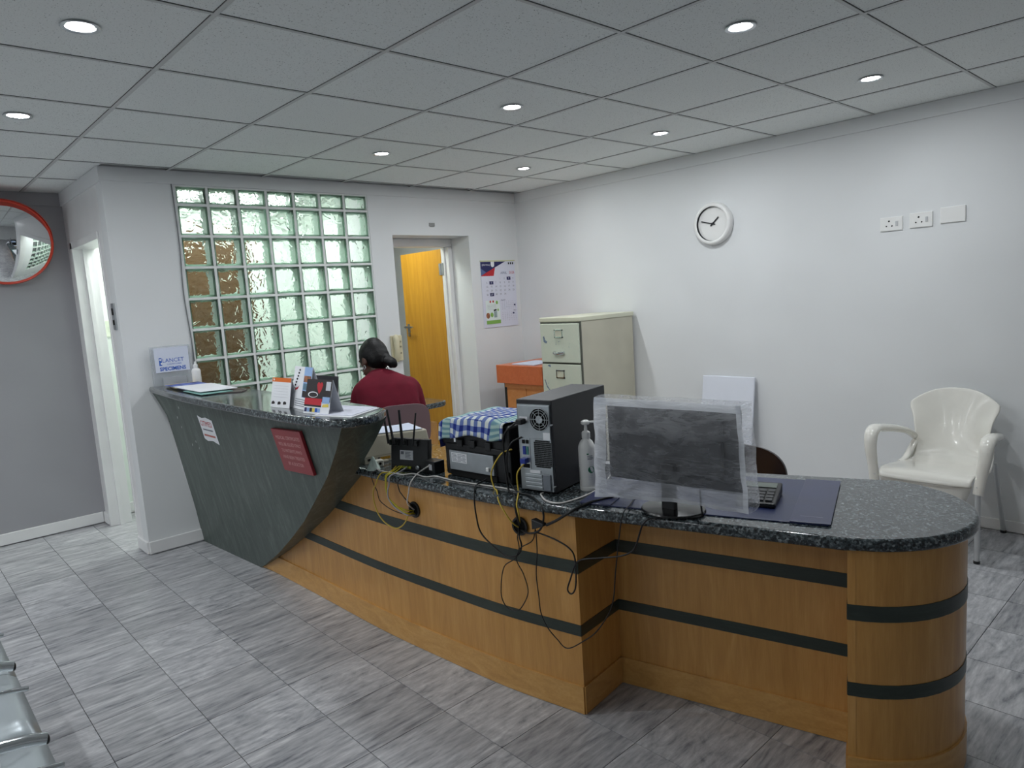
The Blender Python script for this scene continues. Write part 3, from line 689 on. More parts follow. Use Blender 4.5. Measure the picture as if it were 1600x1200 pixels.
for s in (-1, 1):
    pts = catmull([(s*.172, -.215, .50), (s*.205, -.15, .555), (s*.238, -.05, .585), (s*.255, .08, .610), (s*.262, .17, .622), (s*.262, .225, .600), (s*.258, .245, .53), (s*.245, .250, .44), (s*.235, .255, .36)], 5)
    MB().tube(pts, [.025+.011*math.sin(PI*min(1, i/(len(pts)-1)*1.15)) for i in range(len(pts))], 14, flat=.6).build('armrest', WCHAIR, ch, smooth=80)
    MB().tube(catmull([(s*.172, -.20, .52), (s*.185, -.16, .47), (s*.195, -.09, .42), (s*.20, -.02, .405)], 4), .020, 12, flat=.5).build('arm_web', WCHAIR, ch, smooth=80)
    MB().cyl((s*.235, .255, .40), (s*.225, .215, .012), .0125, 14).build('front_leg', ALU, ch, smooth=60)
    lg = MB().cyl((s*.205, -.17, .42), (s*.215, -.335, .012), .0125, 14).build('rear_leg', ALU, ch, smooth=60)
    MB().cyl((s*.225, .215, .014), (s*.225, .215, .0), .0145, 12).build('rubber_foot', BLACKP, ch)
    MB().cyl((s*.215, -.335, .014), (s*.215, -.335, .0), .0145, 12).build('rubber_foot', BLACKP, ch)
MB().box((-.02, .028, .4135), (.02, .034, .4165)).build('drain_slot', HOLE, ch)

# simple shell chairs (mauve and dark brown)
def shell_chair(name, label, loc, rz, mat, hw, zb0, zb1, rnd_top, hole):
    t = thing(name, label, 'chair', loc, rz)
    def sp(u, v): s = 2*u-1; return (s*hw*1.05, .22-.42*v, .42-.015*math.cos(PI*s*.5)+.02*(v > .9))
    o = MB().grid(sp, 10, 8).build('seat', mat, t, smooth=60); md = o.modifiers.new('solid', 'SOLIDIFY'); md.thickness = .012
    N = 40; poly = []
    for k in range(N):
        a = 2*PI*k/N; cx, cz = math.cos(a), math.sin(a); e = .5 if not rnd_top else (.75 if cz > 0 else .4)
        poly.append((hw*math.copysign(abs(cx)**e, cx), math.copysign(abs(cz)**e, cz)))
    zc, hz = (zb0+zb1)/2, (zb1-zb0)/2
    vs = []; fs = []
    def bp(x, zz, d): z = zc+zz*hz; return (x, -.215-.10*(z-zb0)+.9*x*x+d, z)
    hol = [(.036*math.cos(2*PI*k/N)*1.0, -.10+.13*math.sin(2*PI*k/N)) for k in range(N)] if hole else [(.002*math.cos(2*PI*k/N), .002*math.sin(2*PI*k/N)) for k in range(N)]
    for d in (0, .012):
        for j in range(5):
            f = j/4
            for k in range(N): vs.append(bp(poly[k][0]*f+hol[k][0]*(1-f), poly[k][1]*f+hol[k][1]*(1-f), d))
    for side in range(2):
        for j in range(4):
            for k in range(N):
                q = (side*5*N+j*N+k, side*5*N+j*N+(k+1) % N, side*5*N+(j+1)*N+(k+1) % N, side*5*N+(j+1)*N+k); fs.append(q if side else q[::-1])
    for k in range(N):
        fs.append((4*N+k, 4*N+(k+1) % N, 9*N+(k+1) % N, 9*N+k)); fs.append((k, 5*N+k, 5*N+(k+1) % N, (k+1) % N))
    MB().raw(vs, fs).build('backrest', mat, t, smooth=50)
    for s in (-1, 1):
        MB().tube(catmull([(s*hw*.6, -.20, zb0+.10), (s*hw*.65, -.215, zb0), (s*hw*.7, -.19, .46), (s*hw*.75, -.24, .2), (s*hw*.8, -.27, 0)], 4), .011, 10).build('rear_leg', STEEL if hole else BLACKP, t, smooth=60)
        MB().tube([(s*hw*.75, .15, .41), (s*hw*.8, .20, 0)], .011, 10).build('front_leg', STEEL if hole else BLACKP, t, smooth=60)
    return t
MAUVE = M('mauve_grey_plastic', (134, 112, 118), .4, vary=.04)
BROWNC = M('dark_brown_gloss', (34, 27, 30), .22, vary=.05, coat=.3)
shell_chair('office_chair', 'mauve grey plastic chair the person sits on', (2.205, 3.368, 0), math.radians(-30), MAUVE, .145, .665, .905, False, True)
shell_chair('brown_chair', 'dark brown rounded chair back behind the low counter', (2.63, 1.60, 0), math.radians(90), BROWNC, .235, .46, .715, True, False)

# ================================================================== THINGS ON THE LOW COUNTER
def lr(name, label, cat, L, R, z, group=None):
    return thing(name, label, cat, (L[0], L[1], z), math.atan2(R[1]-L[1], R[0]-L[0]), group)
# --- desk pad
t = lr('desk_pad', 'dark blue leatherette desk pad under the monitor', 'desk pad', (1.676, 1.530), (1.922, .815), TZ)
PADB = M('navy_leatherette', (27, 40, 84), .32, vary=.08, bmp=.1, bscale=400); PADP = M('navy_pocket_leatherette', (42, 49, 90), .3, vary=.08, bmp=.1, bscale=400)
MB().box((0, 0, 0), (.756, .463, .004)).build('pad_sheet', PADB, t, bevel=.0015)
MB().box((.650, -.002, .004), (.760, .465, .0075)).build('side_pocket', PADP, t, bevel=.002)
MB().box((-.004, -.002, .004), (.105, .465, .0075)).build('side_pocket', PADP, t, bevel=.002)
MB().box((.675, .052, .0074), (.735, .054, .0077)).build('foil_print', M('silver_foil', (150, 150, 170), .4, .5, vary=0), t)
# --- PC tower
t = lr('computer_tower', 'black computer tower with its grey back panel facing the room', 'computer', (1.672, 1.815), (1.702, 1.669), TZ)
W_, D_, H_ = .149, .392, .336
MB().box((0, .004, .006), (W_, D_, H_)).build('case', CHARC, t, bevel=.003)
for (x, y) in ((.02, .04), (W_-.02, .04), (.02, D_-.04), (W_-.02, D_-.04)): MB().cyl((x, y, 0), (x, y, .007), .010, 10).build('foot', BLACKP, t)
bp_ = MB().box((.006, .0, .010), (W_-.007, .006, H_-.016)).build('back_panel', GALV, t)
FR = basis((0, 0, 0), (1, 0, 0), (0, 0, 1))   # local x right, y up, z towards the viewer (-y)
MB().box((.008, .200, .0), (.1415, .316, .003), FR).build('power_supply', GALV, bp_, bevel=.001)
fc = (.100, .268)
MB().lathe([(0, .0034), (.040, .0034)], 28, FR @ T(fc[0], fc[1], 0)).build('fan_opening', HOLE, bp_)
fg = MB()
for r_ in (.013, .024, .033, .040): fg.tube([(fc[0]+r_*math.cos(2*PI*k/24), fc[1]+r_*math.sin(2*PI*k/24), .0055) for k in range(25)], .0012, 6, False, FR)
for k in range(4): a = PI*k/4; fg.tube([(fc[0]-.04*math.cos(a), fc[1]-.04*math.sin(a), .0055), (fc[0]+.04*math.cos(a), fc[1]+.04*math.sin(a), .0055)], .0012, 6, True, FR)
fg.lathe([(0, .006), (.013, .006), (.013, .004)], 20, FR @ T(fc[0], fc[1], 0)).build('fan_grille', STEEL, bp_)
MB().box((.016, .262, .0), (.050, .276, .004), FR).build('rating_label', PAPER, bp_)
MB().box((.112, .196, .0), (.1405, .222, .004), FR).build('barcode_label', PAPER, bp_)
ve = MB()
for i in range(13):
    for j in range(15):
        x = .0695+i*.0056; y = .095+j*.0066
        if math.hypot((x-.103)/.038, (y-.141)/.052) < 1.18: ve.box((x, y, .0003), (x+.0042, y+.0052, .0012), FR)
tag(ve.build('vent_holes', HOLE, bp_), kind='stuff')
io = MB().box((.016, .085, .0), (.052, .196, .002), FR).build('port_plate', STEEL, bp_)
for (x0, y0, x1, y1, m_) in ((.02, .178, .032, .191, HOLE), (.036, .178, .048, .191, HOLE), (.022, .138, .034, .168, M('port_blue', (40, 60, 150), .4)), (.037, .138, .046, .168, M('port_teal', (60, 120, 116), .4)), (.021, .090, .047, .104, HOLE)):
    MB().box((x0, y0, .001), (x1, y1, .004), FR).build('port', m_, io)
MB().box((.020, .108, .0), (.043, .127, .024), FR).build('video_plug', M('blue_plug', (36, 58, 150), .4), bp_, bevel=.002)
MB().box((.048, .073, .0), (.092, .083, .0035), FR).build('asset_label', PAPER, bp_)
for k in range(4): MB().box((.026, .014+.0145*k, .0), (.098, .0255+.0145*k, .004), FR).build('slot_cover', GALV, bp_, bevel=.0015)
MB().box((.102, .012, .0), (.134, .072, .006), FR).build('slot_clamp', M('grey_clamp_plastic', (120, 126, 134), .4), bp_, bevel=.004)
for z in (.25, .03): MB().cyl((W_-.003, -.003, z), (W_-.003, .006, z), .0032, 8).build('screw', STEEL, t)
# --- hand sanitiser
t = thing('sanitiser_bottle', 'white pump bottle with green print beside the tower', 'bottle', (1.822, 1.622, TZ), math.radians(-62))
MB().lathe([(0, 0), (.027, 0), (.030, .004), (.0300, .016), (.0293, .0175), (.0300, .019), (.0300, .152), (.0285, .162), (.022, .176), (.0135, .185), (.0130, .192)], 32).build('bottle_body', WPLA, t, smooth=40)
MB().lathe([(.0145, .188), (.0150, .190), (.0150, .208), (.0115, .212), (.0060, .214), (.0050, .234), (.0050, .238)], 24).build('pump_collar', WPLA, t, smooth=40)
MB().lathe([(0, .236), (.012, .236), (.016, .241), (.015, .248), (.009, .252), (0, .253)], 24).tube(catmull([(.010, 0, .245), (.045, .0, .247), (.080, 0, .251), (.088, 0, .249), (.094, 0, .240)], 4), .0042, 10).build('pump_nozzle', WPLA, t, smooth=40)
def cyl_patch(r, a0, a1, z0, z1, n=8):
    vs = [(r*math.cos(a0+(a1-a0)*k/n), r*math.sin(a0+(a1-a0)*k/n), z) for z in (z0, z1) for k in range(n+1)]
    return MB().raw(vs, [(k, k+1, n+2+k, n+1+k) for k in range(n)])
GRE = M('bottle_green_print', (24, 112, 78), .4, vary=0)
va = math.radians(-86)   # local direction of the viewer
cyl_patch(.0303, va+.15, va+.38, .133, .138).build('print_mark', GRE, t)
for k, z in enumerate((.127, .121, .116)): cyl_patch(.0303, va+.2, va+(.95 if k else .85), z, z+.0028).build('print_line', GREYINK, t)
vs = []; n = 20
for k in range(n): q = 2*PI*k/n; vs.append((.0304*math.cos(va+.62+.40*math.cos(q)), .0304*math.sin(va+.62+.40*math.cos(q)), .079+.0125*math.sin(q)))
MB().raw(vs, [tuple(range(n))]).build('print_badge', GRE, t)
cyl_patch(.0303, va-1.05, va-.98, .04, .085).build('print_bar', INK, t)
for z in (.056, .050, .044): cyl_patch(.0303, va+.25, va+.85, z, z+.001).build('print_line', M('light_grey_ink', (196, 200, 204), .6, vary=0), t)
# --- monitor
mt = lr('computer_monitor', 'dark monitor on a round foot seen from behind inside plastic', 'monitor', (1.768, 1.455), (1.813, 1.010), TZ)
MB().box((-.020, .0, .082), (.436, .020, .335)).build('screen_housing', CHARC, mt, bevel=.006)
MB().box((.06, -.016, .12), (.387, .002, .30)).build('rear_bulge', M('dark_grey_plastic', (48, 49, 53), .5), mt, bevel=.02, seg=3)
MB().box((-.008, .0195, .098), (.424, .0215, .326)).build('screen_panel', BLACKG, mt)
MB().box((.190, -.034, .006), (.236, -.012, .16)).build('stand_column', BLACKP, mt, bevel=.004)
MB().lathe([(0, .004), (.098, .004), (.103, .007), (.100, .012), (.03, .018), (0, .018)], 40, T(.212, .0, 0) @ Matrix.Diagonal((1, .88, 1, 1))).build('stand_foot', BLACKG, mt, smooth=40)
# --- plastic dust cover
def mat_film(name, a0, a1):
    m, nt, b = newmat(name); out = nt.nodes['Material Output']
    f = noise(nt, coords(nt, 'Object', (5, 5, 14)), 1.5, 3, .5, 1.2); f2 = noise(nt, coords(nt, 'Object', (9, 9, 34), rot=(0, .35, 0)), 1.2, 4, .55, 2.2)
    b.inputs['Base Color'].default_value = (.78, .80, .84, 1); setin(b, Roughness=.24); b.inputs['Specular IOR Level'].default_value = .6
    mx = node(nt, 'ShaderNodeMix', data_type='FLOAT'); mx.inputs[0].default_value = .45; nt.links.new(f, mx.inputs[2]); nt.links.new(f2, mx.inputs[3])
    bump(nt, b, mx.outputs[0], .8, .02)
    tr = node(nt, 'ShaderNodeBsdfTransparent'); tl = node(nt, 'ShaderNodeBsdfTranslucent'); tl.inputs[0].default_value = (.84, .86, .90, 1)
    m1 = node(nt, 'ShaderNodeMixShader'); m1.inputs[0].default_value = .62; nt.links.new(b.outputs[0], m1.inputs[1]); nt.links.new(tl.outputs[0], m1.inputs[2])
    mr = node(nt, 'ShaderNodeMapRange'); mr.inputs[1].default_value = .38; mr.inputs[2].default_value = .68; mr.inputs[3].default_value = a0; mr.inputs[4].default_value = a1; nt.links.new(mx.outputs[0], mr.inputs[0])
    m2 = node(nt, 'ShaderNodeMixShader'); nt.links.new(mr.outputs[0], m2.inputs[0]); nt.links.new(tr.outputs[0], m2.inputs[1]); nt.links.new(m1.outputs[0], m2.inputs[2])
    nt.links.new(m2.outputs[0], out.inputs['Surface']); return m
FILM = mat_film('cloudy_plastic_film', .16, .46); FILMB = mat_film('creased_film_skirt', .50, .80)
FILMH = mat_film('white_film_hem', .80, .92)
cv = lr('dust_cover', 'clear crinkled plastic dust cover pulled over the monitor', 'plastic cover', (1.768, 1.455), (1.813, 1.010), TZ)
rnd = random.Random(3)
def wr(x, z): return .006*math.sin(23*x+40*z)+.004*math.sin(61*x-17*z+1)+.003*math.sin(90*z+9*x)
def cbot(u): return .018+.026*u+.012*math.sin(PI*u)
X0, X1, ZC = -.040, .458, .356
def xs(u, v): return X0+(X1-X0)*u+(.020*(1-v)*(1 if u < .5 else -1)*0)+(.016*(1-v)*(u-.5)*2)
def front(u, v): z = cbot(u)+(ZC-cbot(u))*v; x = xs(u, v); return (x, -.040-.006*math.sin(PI*u)*(1-v)+wr(x, z)*(.35+.4*(1-v)), z)
def back(u, v): z = cbot(u)+.01+(ZC-cbot(u)-.01)*v; x = xs(u, v); return (x, .036+wr(x+.3, z)*.6, z)
MB().grid(front, 40, 28).build('front_sheet', FILM, cv, smooth=60)
MB().grid(lambda u, v: back(1-u, v), 30, 20).build('back_sheet', FILM, cv, smooth=60)
def side(e):
    def f(u, v): a = Vector(front(e, v)); b = Vector(back(e, v)); p = a.lerp(b, u); return (p.x+(.008*math.sin(PI*u)*(1 if e else -1)), p.y, p.z)
    return f
MB().grid(side(0), 6, 20).build('side_sheet', FILM, cv, smooth=60); MB().grid(side(1), 6, 20).build('side_sheet', FILM, cv, smooth=60)
def topf(u, v): a = Vector(front(u, 1)); b = Vector(back(u, 1)); p = a.lerp(b, v); return (p.x, p.y, p.z+.004*math.sin(PI*v))
MB().grid(topf, 30, 4).build('top_sheet', FILM, cv, smooth=60)
def hem(fn, n): return MB().grid(fn, 2, n)
def off(p): return (p[0], p[1]-.0015, p[2])
hem(lambda u, v: off(front(v, 1-.075*u)), 30).build('top_hem', FILMH, cv, smooth=60)
hem(lambda u, v: off(front(.092*u, v)), 24).build('side_hem', FILMH, cv, smooth=60)
hem(lambda u, v: off(front(1-.030*u, v)), 24).build('side_hem', FILMH, cv, smooth=60)
hem(lambda u, v: off(front(v, .035*u)), 30).build('bottom_hem', FILMH, cv, smooth=60)
MB().grid(lambda u, v: off(front(.04+.93*v, .035+.150*u)), 8, 30).build('lower_skirt', FILMB, cv, smooth=60)
# --- black desk phone/calculator to the right of the cover
t = thing('desk_calculator', 'black desk calculator on the pad behind the plastic cover', 'calculator', (2.035, 1.085, TZ+.0045), math.radians(-71))
MB().raw([(-.06, -.085, 0), (.06, -.085, 0), (.06, .085, 0), (-.06, .085, 0), (-.06, -.085, .014), (.06, -.085, .014), (.06, .085, .036), (-.06, .085, .036)], [(0, 3, 2, 1), (4, 5, 6, 7), (0, 1, 5, 4), (1, 2, 6, 5), (2, 3, 7, 6), (3, 0, 4, 7)]).build('body', BLACKP, t, bevel=.004)
Mc = Matrix.Translation((0, 0, .0255)) @ Matrix.Rotation(math.atan2(.022, .17), 4, 'X')
MB().box((-.048, .035, 0), (.048, .07, .002), Mc).build('display', M('grey_lcd', (130, 138, 132), .2), t)
for i in range(4):
    for j in range(4): MB().box((-.05+.026*i, -.07+.023*j, 0), (-.03+.026*i, -.053+.023*j, .004), Mc).build('key', M('dark_key_plastic', (60, 61, 64), .4), t)
# --- small black box left of the monitor
t = thing('black_card_box', 'small open black box between the bottle and the monitor', 'box', (2.02, 1.70, TZ), math.radians(-72))
MB().box((-.03, -.03, 0), (.05, .03, .002)).box((-.03, -.03, 0), (-.027, .03, .048)).box((.047, -.03, 0), (.05, .03, .048)).box((-.03, -.03, 0), (.05, -.027, .048)).box((-.03, .027, 0), (.05, .03, .048)).build('box_shell', BLACKG, t)
MB().box((-.025, -.02, .03), (.04, .02, .046)).build('paper_block', PAPER, t)
# --- connector lying on the pad
t = thing('clear_plug', 'clear plastic plug lying by the corner of the plastic cover', 'plug', (1.80, 1.500, TZ+.0045), math.radians(20))
MB().box((-.012, -.008, 0), (.012, .008, .009)).build('plug_body', M('clear_plug_plastic', (190, 196, 214), .2, vary=0, alpha=.8), t, bevel=.002)
MB().tube(catmull([(.0, .006, .005), (.012, .03, .012), (.02, .045, .03)], 4), .002, 6).build('plug_lead', WPLA, t)
# --- printer
pr_ = lr('printer', 'black printer with grey metal back panel beside the tower', 'printer', (1.648, 2.255), (1.680, 1.876), TZ)
MB().box((.010, .018, .004), (.370, .30, .130)).build('lower_body', BLACKP, pr_, bevel=.006)
MB().box((.0, .012, .126), (.375, .305, .226)).build('upper_body', BLACKP, pr_, bevel=.010)
MB().box((.030, .004, .112), (.345, .020, .136)).build('rear_ledge', M('black_ribbed_plastic', (20, 21, 23), .55), pr_, bevel=.003)
for x in (.10, .17, .255): MB().box((x, .000, .128), (x+.03, .016, .158)).build('rear_tab', BLACKP, pr_, bevel=.003)
for x in (.045, .30): MB().box((x, .008, .165), (x+.05, .014, .20)).build('rear_vent', HOLE, pr_)
rp = MB().box((.048, .004, .030), (.292, .020, .108)).build('metal_panel', GALV, pr_, bevel=.002)
MB().box((.062, .0025, .062), (.150, .0045, .100)).build('rating_label', PAPER, rp)
ll = MB()
for k in range(6): ll.box((.066, .0020, .094-.0055*k), (.066+.022+.004*(k % 3), .0026, .0958-.0055*k)).box((.098, .0020, .094-.0055*k), (.098+.018+.006*((k+1) % 3), .0026, .0958-.0055*k)).box((.124, .0020, .094-.0055*k), (.124+.016+.004*(k % 2), .0026, .0958-.0055*k))
tag(ll.build('label_print', GREYINK, rp), kind='stuff')
MB().box((.255, -.002, .046), (.270, .005, .060)).build('panel_catch', WPLA, rp, bevel=.001)
MB().box((.045, .010, .004), (.30, .03, .028)).build('rear_recess', HOLE, pr_)
MB().box((.345, .012, .02), (.362, .019, .05)).build('socket', HOLE, pr_)
# --- checked cloth over the printer
def mat_plaid():
    m, nt, b = newmat('blue_check_cloth'); tc = node(nt, 'ShaderNodeTexCoord'); sp = node(nt, 'ShaderNodeSeparateXYZ'); nt.links.new(tc.outputs['Object'], sp.inputs[0])
    def math_(op, a, bb=None):
        n = node(nt, 'ShaderNodeMath', operation=op)
        for i, q in enumerate((a, bb)):
            if q is None: continue
            if isinstance(q, (int, float)): n.inputs[i].default_value = q
            else: nt.links.new(q, n.inputs[i])
        return n.outputs[0]
    x = sp.outputs[0]; s = math_('SUBTRACT', sp.outputs[1], sp.outputs[2])
    fx = math_('GREATER_THAN', math_('FRACT', math_('MULTIPLY', x, 26.0)), .48); fy = math_('GREATER_THAN', math_('FRACT', math_('MULTIPLY', math_('ADD', s, 5.0), 29.0)), .5)
    bl = math_('MULTIPLY', math_('ADD', fx, fy), .5)
    base_ = ramp(nt, bl, [(.0, lin((214, 220, 216))), (.5, lin((104, 122, 176))), (1.0, lin((38, 52, 128)))])
    e = math_('ADD', math_('LESS_THAN', math_('ABSOLUTE', math_('SUBTRACT', x, .052)), .022), math_('LESS_THAN', math_('ABSOLUTE', math_('SUBTRACT', x, .322)), .022))
    teal = ramp(nt, math_('FRACT', math_('MULTIPLY', math_('ADD', s, 5.0), 58.0)), [(.4, lin((112, 150, 160))), (.6, lin((170, 196, 190)))])
    mx = node(nt, 'ShaderNodeMix', data_type='RGBA'); nt.links.new(e, mx.inputs[0]); nt.links.new(base_, mx.inputs[6]); nt.links.new(teal, mx.inputs[7])
    nt.links.new(mx.outputs[2], b.inputs['Base Color']); setin(b, Roughness=.85); b.inputs['Specular IOR Level'].default_value = .15
    bump(nt, b, noise(nt, coords(nt), 500, 2), .2, .002); return m
cl_ = lr('checked_cloth', 'blue and white checked cloth draped over the printer', 'cloth', (1.648, 2.255), (1.680, 1.876), TZ)
def clothpt(u, v):
    x = .006+.352*u; hang = .068+.008*math.sin(9*u)-.018*u; tot = hang+.30; s = v*tot
    wv = .004*math.sin(38*x)+.003*math.sin(71*x+2)
    bulge = .018*math.sin(PI*min(max((x-.10)/.24, 0), 1))
    drop = .022*max(0, (.05-x)/.05)**1.5
    if s < hang: z = .232-(hang-s); f = (hang-s)/hang; return (x, -.002-.012*f+wv*f, z+bulge*(1-f)*.6-drop)
    y = s-hang; c = min(y/.02, 1)
    return (x, -.002+y, .232+.005*math.sqrt(c)+bulge*max(0, 1-abs(y-.02)/.25)*(.6+.4*c)+.002*math.sin(50*y+20*x)-drop)
o = MB().grid(clothpt, 48, 40).build('cloth_sheet', mat_plaid(), cl_, smooth=80)
md = o.modifiers.new('solid', 'SOLIDIFY'); md.thickness = .002
MB().box((.105, -.017, .150), (.114, -.0155, .166)).build('care_tag', PAPER, cl_)
MB().grid(lambda u, v: (.004-.010*math.sin(PI*v)*.5, .0+.03*u, .215-.10*v), 3, 6).build('hanging_corner', M('blue_cloth_edge', (44, 58, 134), .85), cl_, smooth=80)
# --- power adapter by the printer
t = thing('power_adapter', 'black power adapter with white sticker between router and printer', 'adapter', (1.655, 2.315, TZ), math.radians(-84))
MB().box((-.035, -.028, 0), (.032, .03, .052)).build('adapter_body', BLACKP, t, bevel=.004)
MB().box((.0, -.0292, .016), (.017, -.0278, .04)).build('sticker', PAPER, t)
# --- router
rt_ = lr('wifi_router', 'black router standing upright with four antennas', 'router', (1.572, 2.528), (1.634, 2.343), TZ)
Ml = Matrix.Rotation(math.radians(-7), 4, 'X')
MB().box((.0, .012, .004), (.195, .040, .135), Ml).build('router_body', BLACKP, rt_, bevel=.004)
MB().box((.01, .0, .0), (.185, .06, .008)).build('router_foot', BLACKP, rt_, bevel=.003)
MB().box((.050, .0105, .045), (.118, .0125, .085), Ml).build('rating_label', PAPER, rt_)
pq = MB()
for k in range(5): pq.box((.078, .0098, .052+.006*k), (.078+.028-.004*(k % 2), .0106, .0545+.006*k), Ml)
pq.box((.055, .0098, .068), (.070, .0106, .080), Ml)
tag(pq.build('label_print', GREYINK, rt_), kind='stuff')
for (x, tx_, h) in ((.004, -.02, .10), (.032, -.030, .145), (.078, -.012, .145), (.132, .020, .135)):
    MB().box((x-.009, .006, .104), (x+.013, .018, .128), Ml).build('antenna_hinge', BLACKG, rt_, bevel=.002)
    a = Vector((x+.002, .004, .112)); b = a+Vector((tx_, .01, h))
    MB().tube([a, a.lerp(b, .15), b], [.0058, .0062, .0048], 10, flat=.7).build('antenna', BLACKP, rt_, smooth=60)
for k in range(4): MB().box((.050+.016*k, .006, .006), (.062+.016*k, .013, .018), Ml).build('network_plug', M('yellow_green_plug', (190, 200, 50), .4), rt_)
MB().lathe([(.008, .0), (.010, .002), (.006, .004)], 16, basis((.145, .008, .014), (1, 0, 0), (0, 0, 1))).build('power_jack', STEEL, rt_)
# --- beige equipment box
bx_ = lr('beige_equipment_box', 'beige network equipment box behind the router', 'equipment box', (1.545, 2.672), (1.875, 2.612), TZ)
BEI = M('aged_beige_plastic', (186, 180, 162), .5, vary=.04)
MB().raw([(0, .02, .028), (.33, .02, .028), (.33, .20, .028), (0, .20, .028), (.01, .03, .128), (.32, .03, .112), (.32, .20, .118), (.01, .20, .134)], [(0, 3, 2, 1), (4, 5, 6, 7), (0, 1, 5, 4), (1, 2, 6, 5), (2, 3, 7, 6), (3, 0, 4, 7)]).build('hood', BEI, bx_, bevel=.006)
MB().box((.004, .022, .0), (.326, .20, .03)).build('base_tray', BEI, bx_, bevel=.003)
MB().box((.03, .004, .0), (.11, .024, .010)).build('front_foot', BEI, bx_, bevel=.003)
MB().box((.018, .0205, .014), (.046, .0225, .024)).build('port', HOLE, bx_)
for k in range(5): MB().box((.066+.012*k, .0195, .012), (.076+.012*k, .0225, .023)).build('port', INK if k == 0 else M('ochre_port', (186, 142, 40), .4), bx_)
t = tag(MB().grid(lambda u, v: (.02+.28*u, .035+.155*v, .131-.0150*u+.006*v+.003*math.sin(7*u)*v), 14, 6).build('paper_sheet', PAPERB), 'white papers lying on the beige equipment box', 'paper')
t.matrix_world = Matrix.Translation((1.545, 2.672, TZ)) @ Matrix.Rotation(math.atan2(2.612-2.672, 1.875-1.545), 4, 'Z')
md = t.modifiers.new('solid', 'SOLIDIFY'); md.thickness = .002; md.offset = 1
pm = MB().raw([(.03, .10, .1375), (.07, .11, .1375), (.09, .15, .139), (.07, .15, .139), (.055, .125, .138), (.03, .12, .138)], [tuple(range(6))]).build('print_mark', BLUEINK, t)
# --- translucent cone and white adapter
t = thing('plastic_cone', 'translucent plastic cone in front of the beige equipment box', 'plastic cone', (1.534, 2.590, TZ))
MB().lathe([(.030, 0), (.028, .006), (.006, .052), (.003, .056), (0, .0565)], 9).build('cone_shell', M('milky_plastic', (206, 222, 214), .3, vary=.1, vscale=40, alpha=.85), t)
t = thing('white_adapter', 'small white plug-in adapter against the beige equipment box', 'adapter', (1.580, 2.628, TZ), math.radians(-14))
MB().box((-.024, -.03, 0), (.018, .008, .030)).build('adapter_body', M('offwhite_plastic', (206, 204, 192), .4), t, bevel=.004)
MB().cyl((.0, -.03, .016), (.0, -.034, .016), .006, 10).build('lead_socket', HOLE, t)

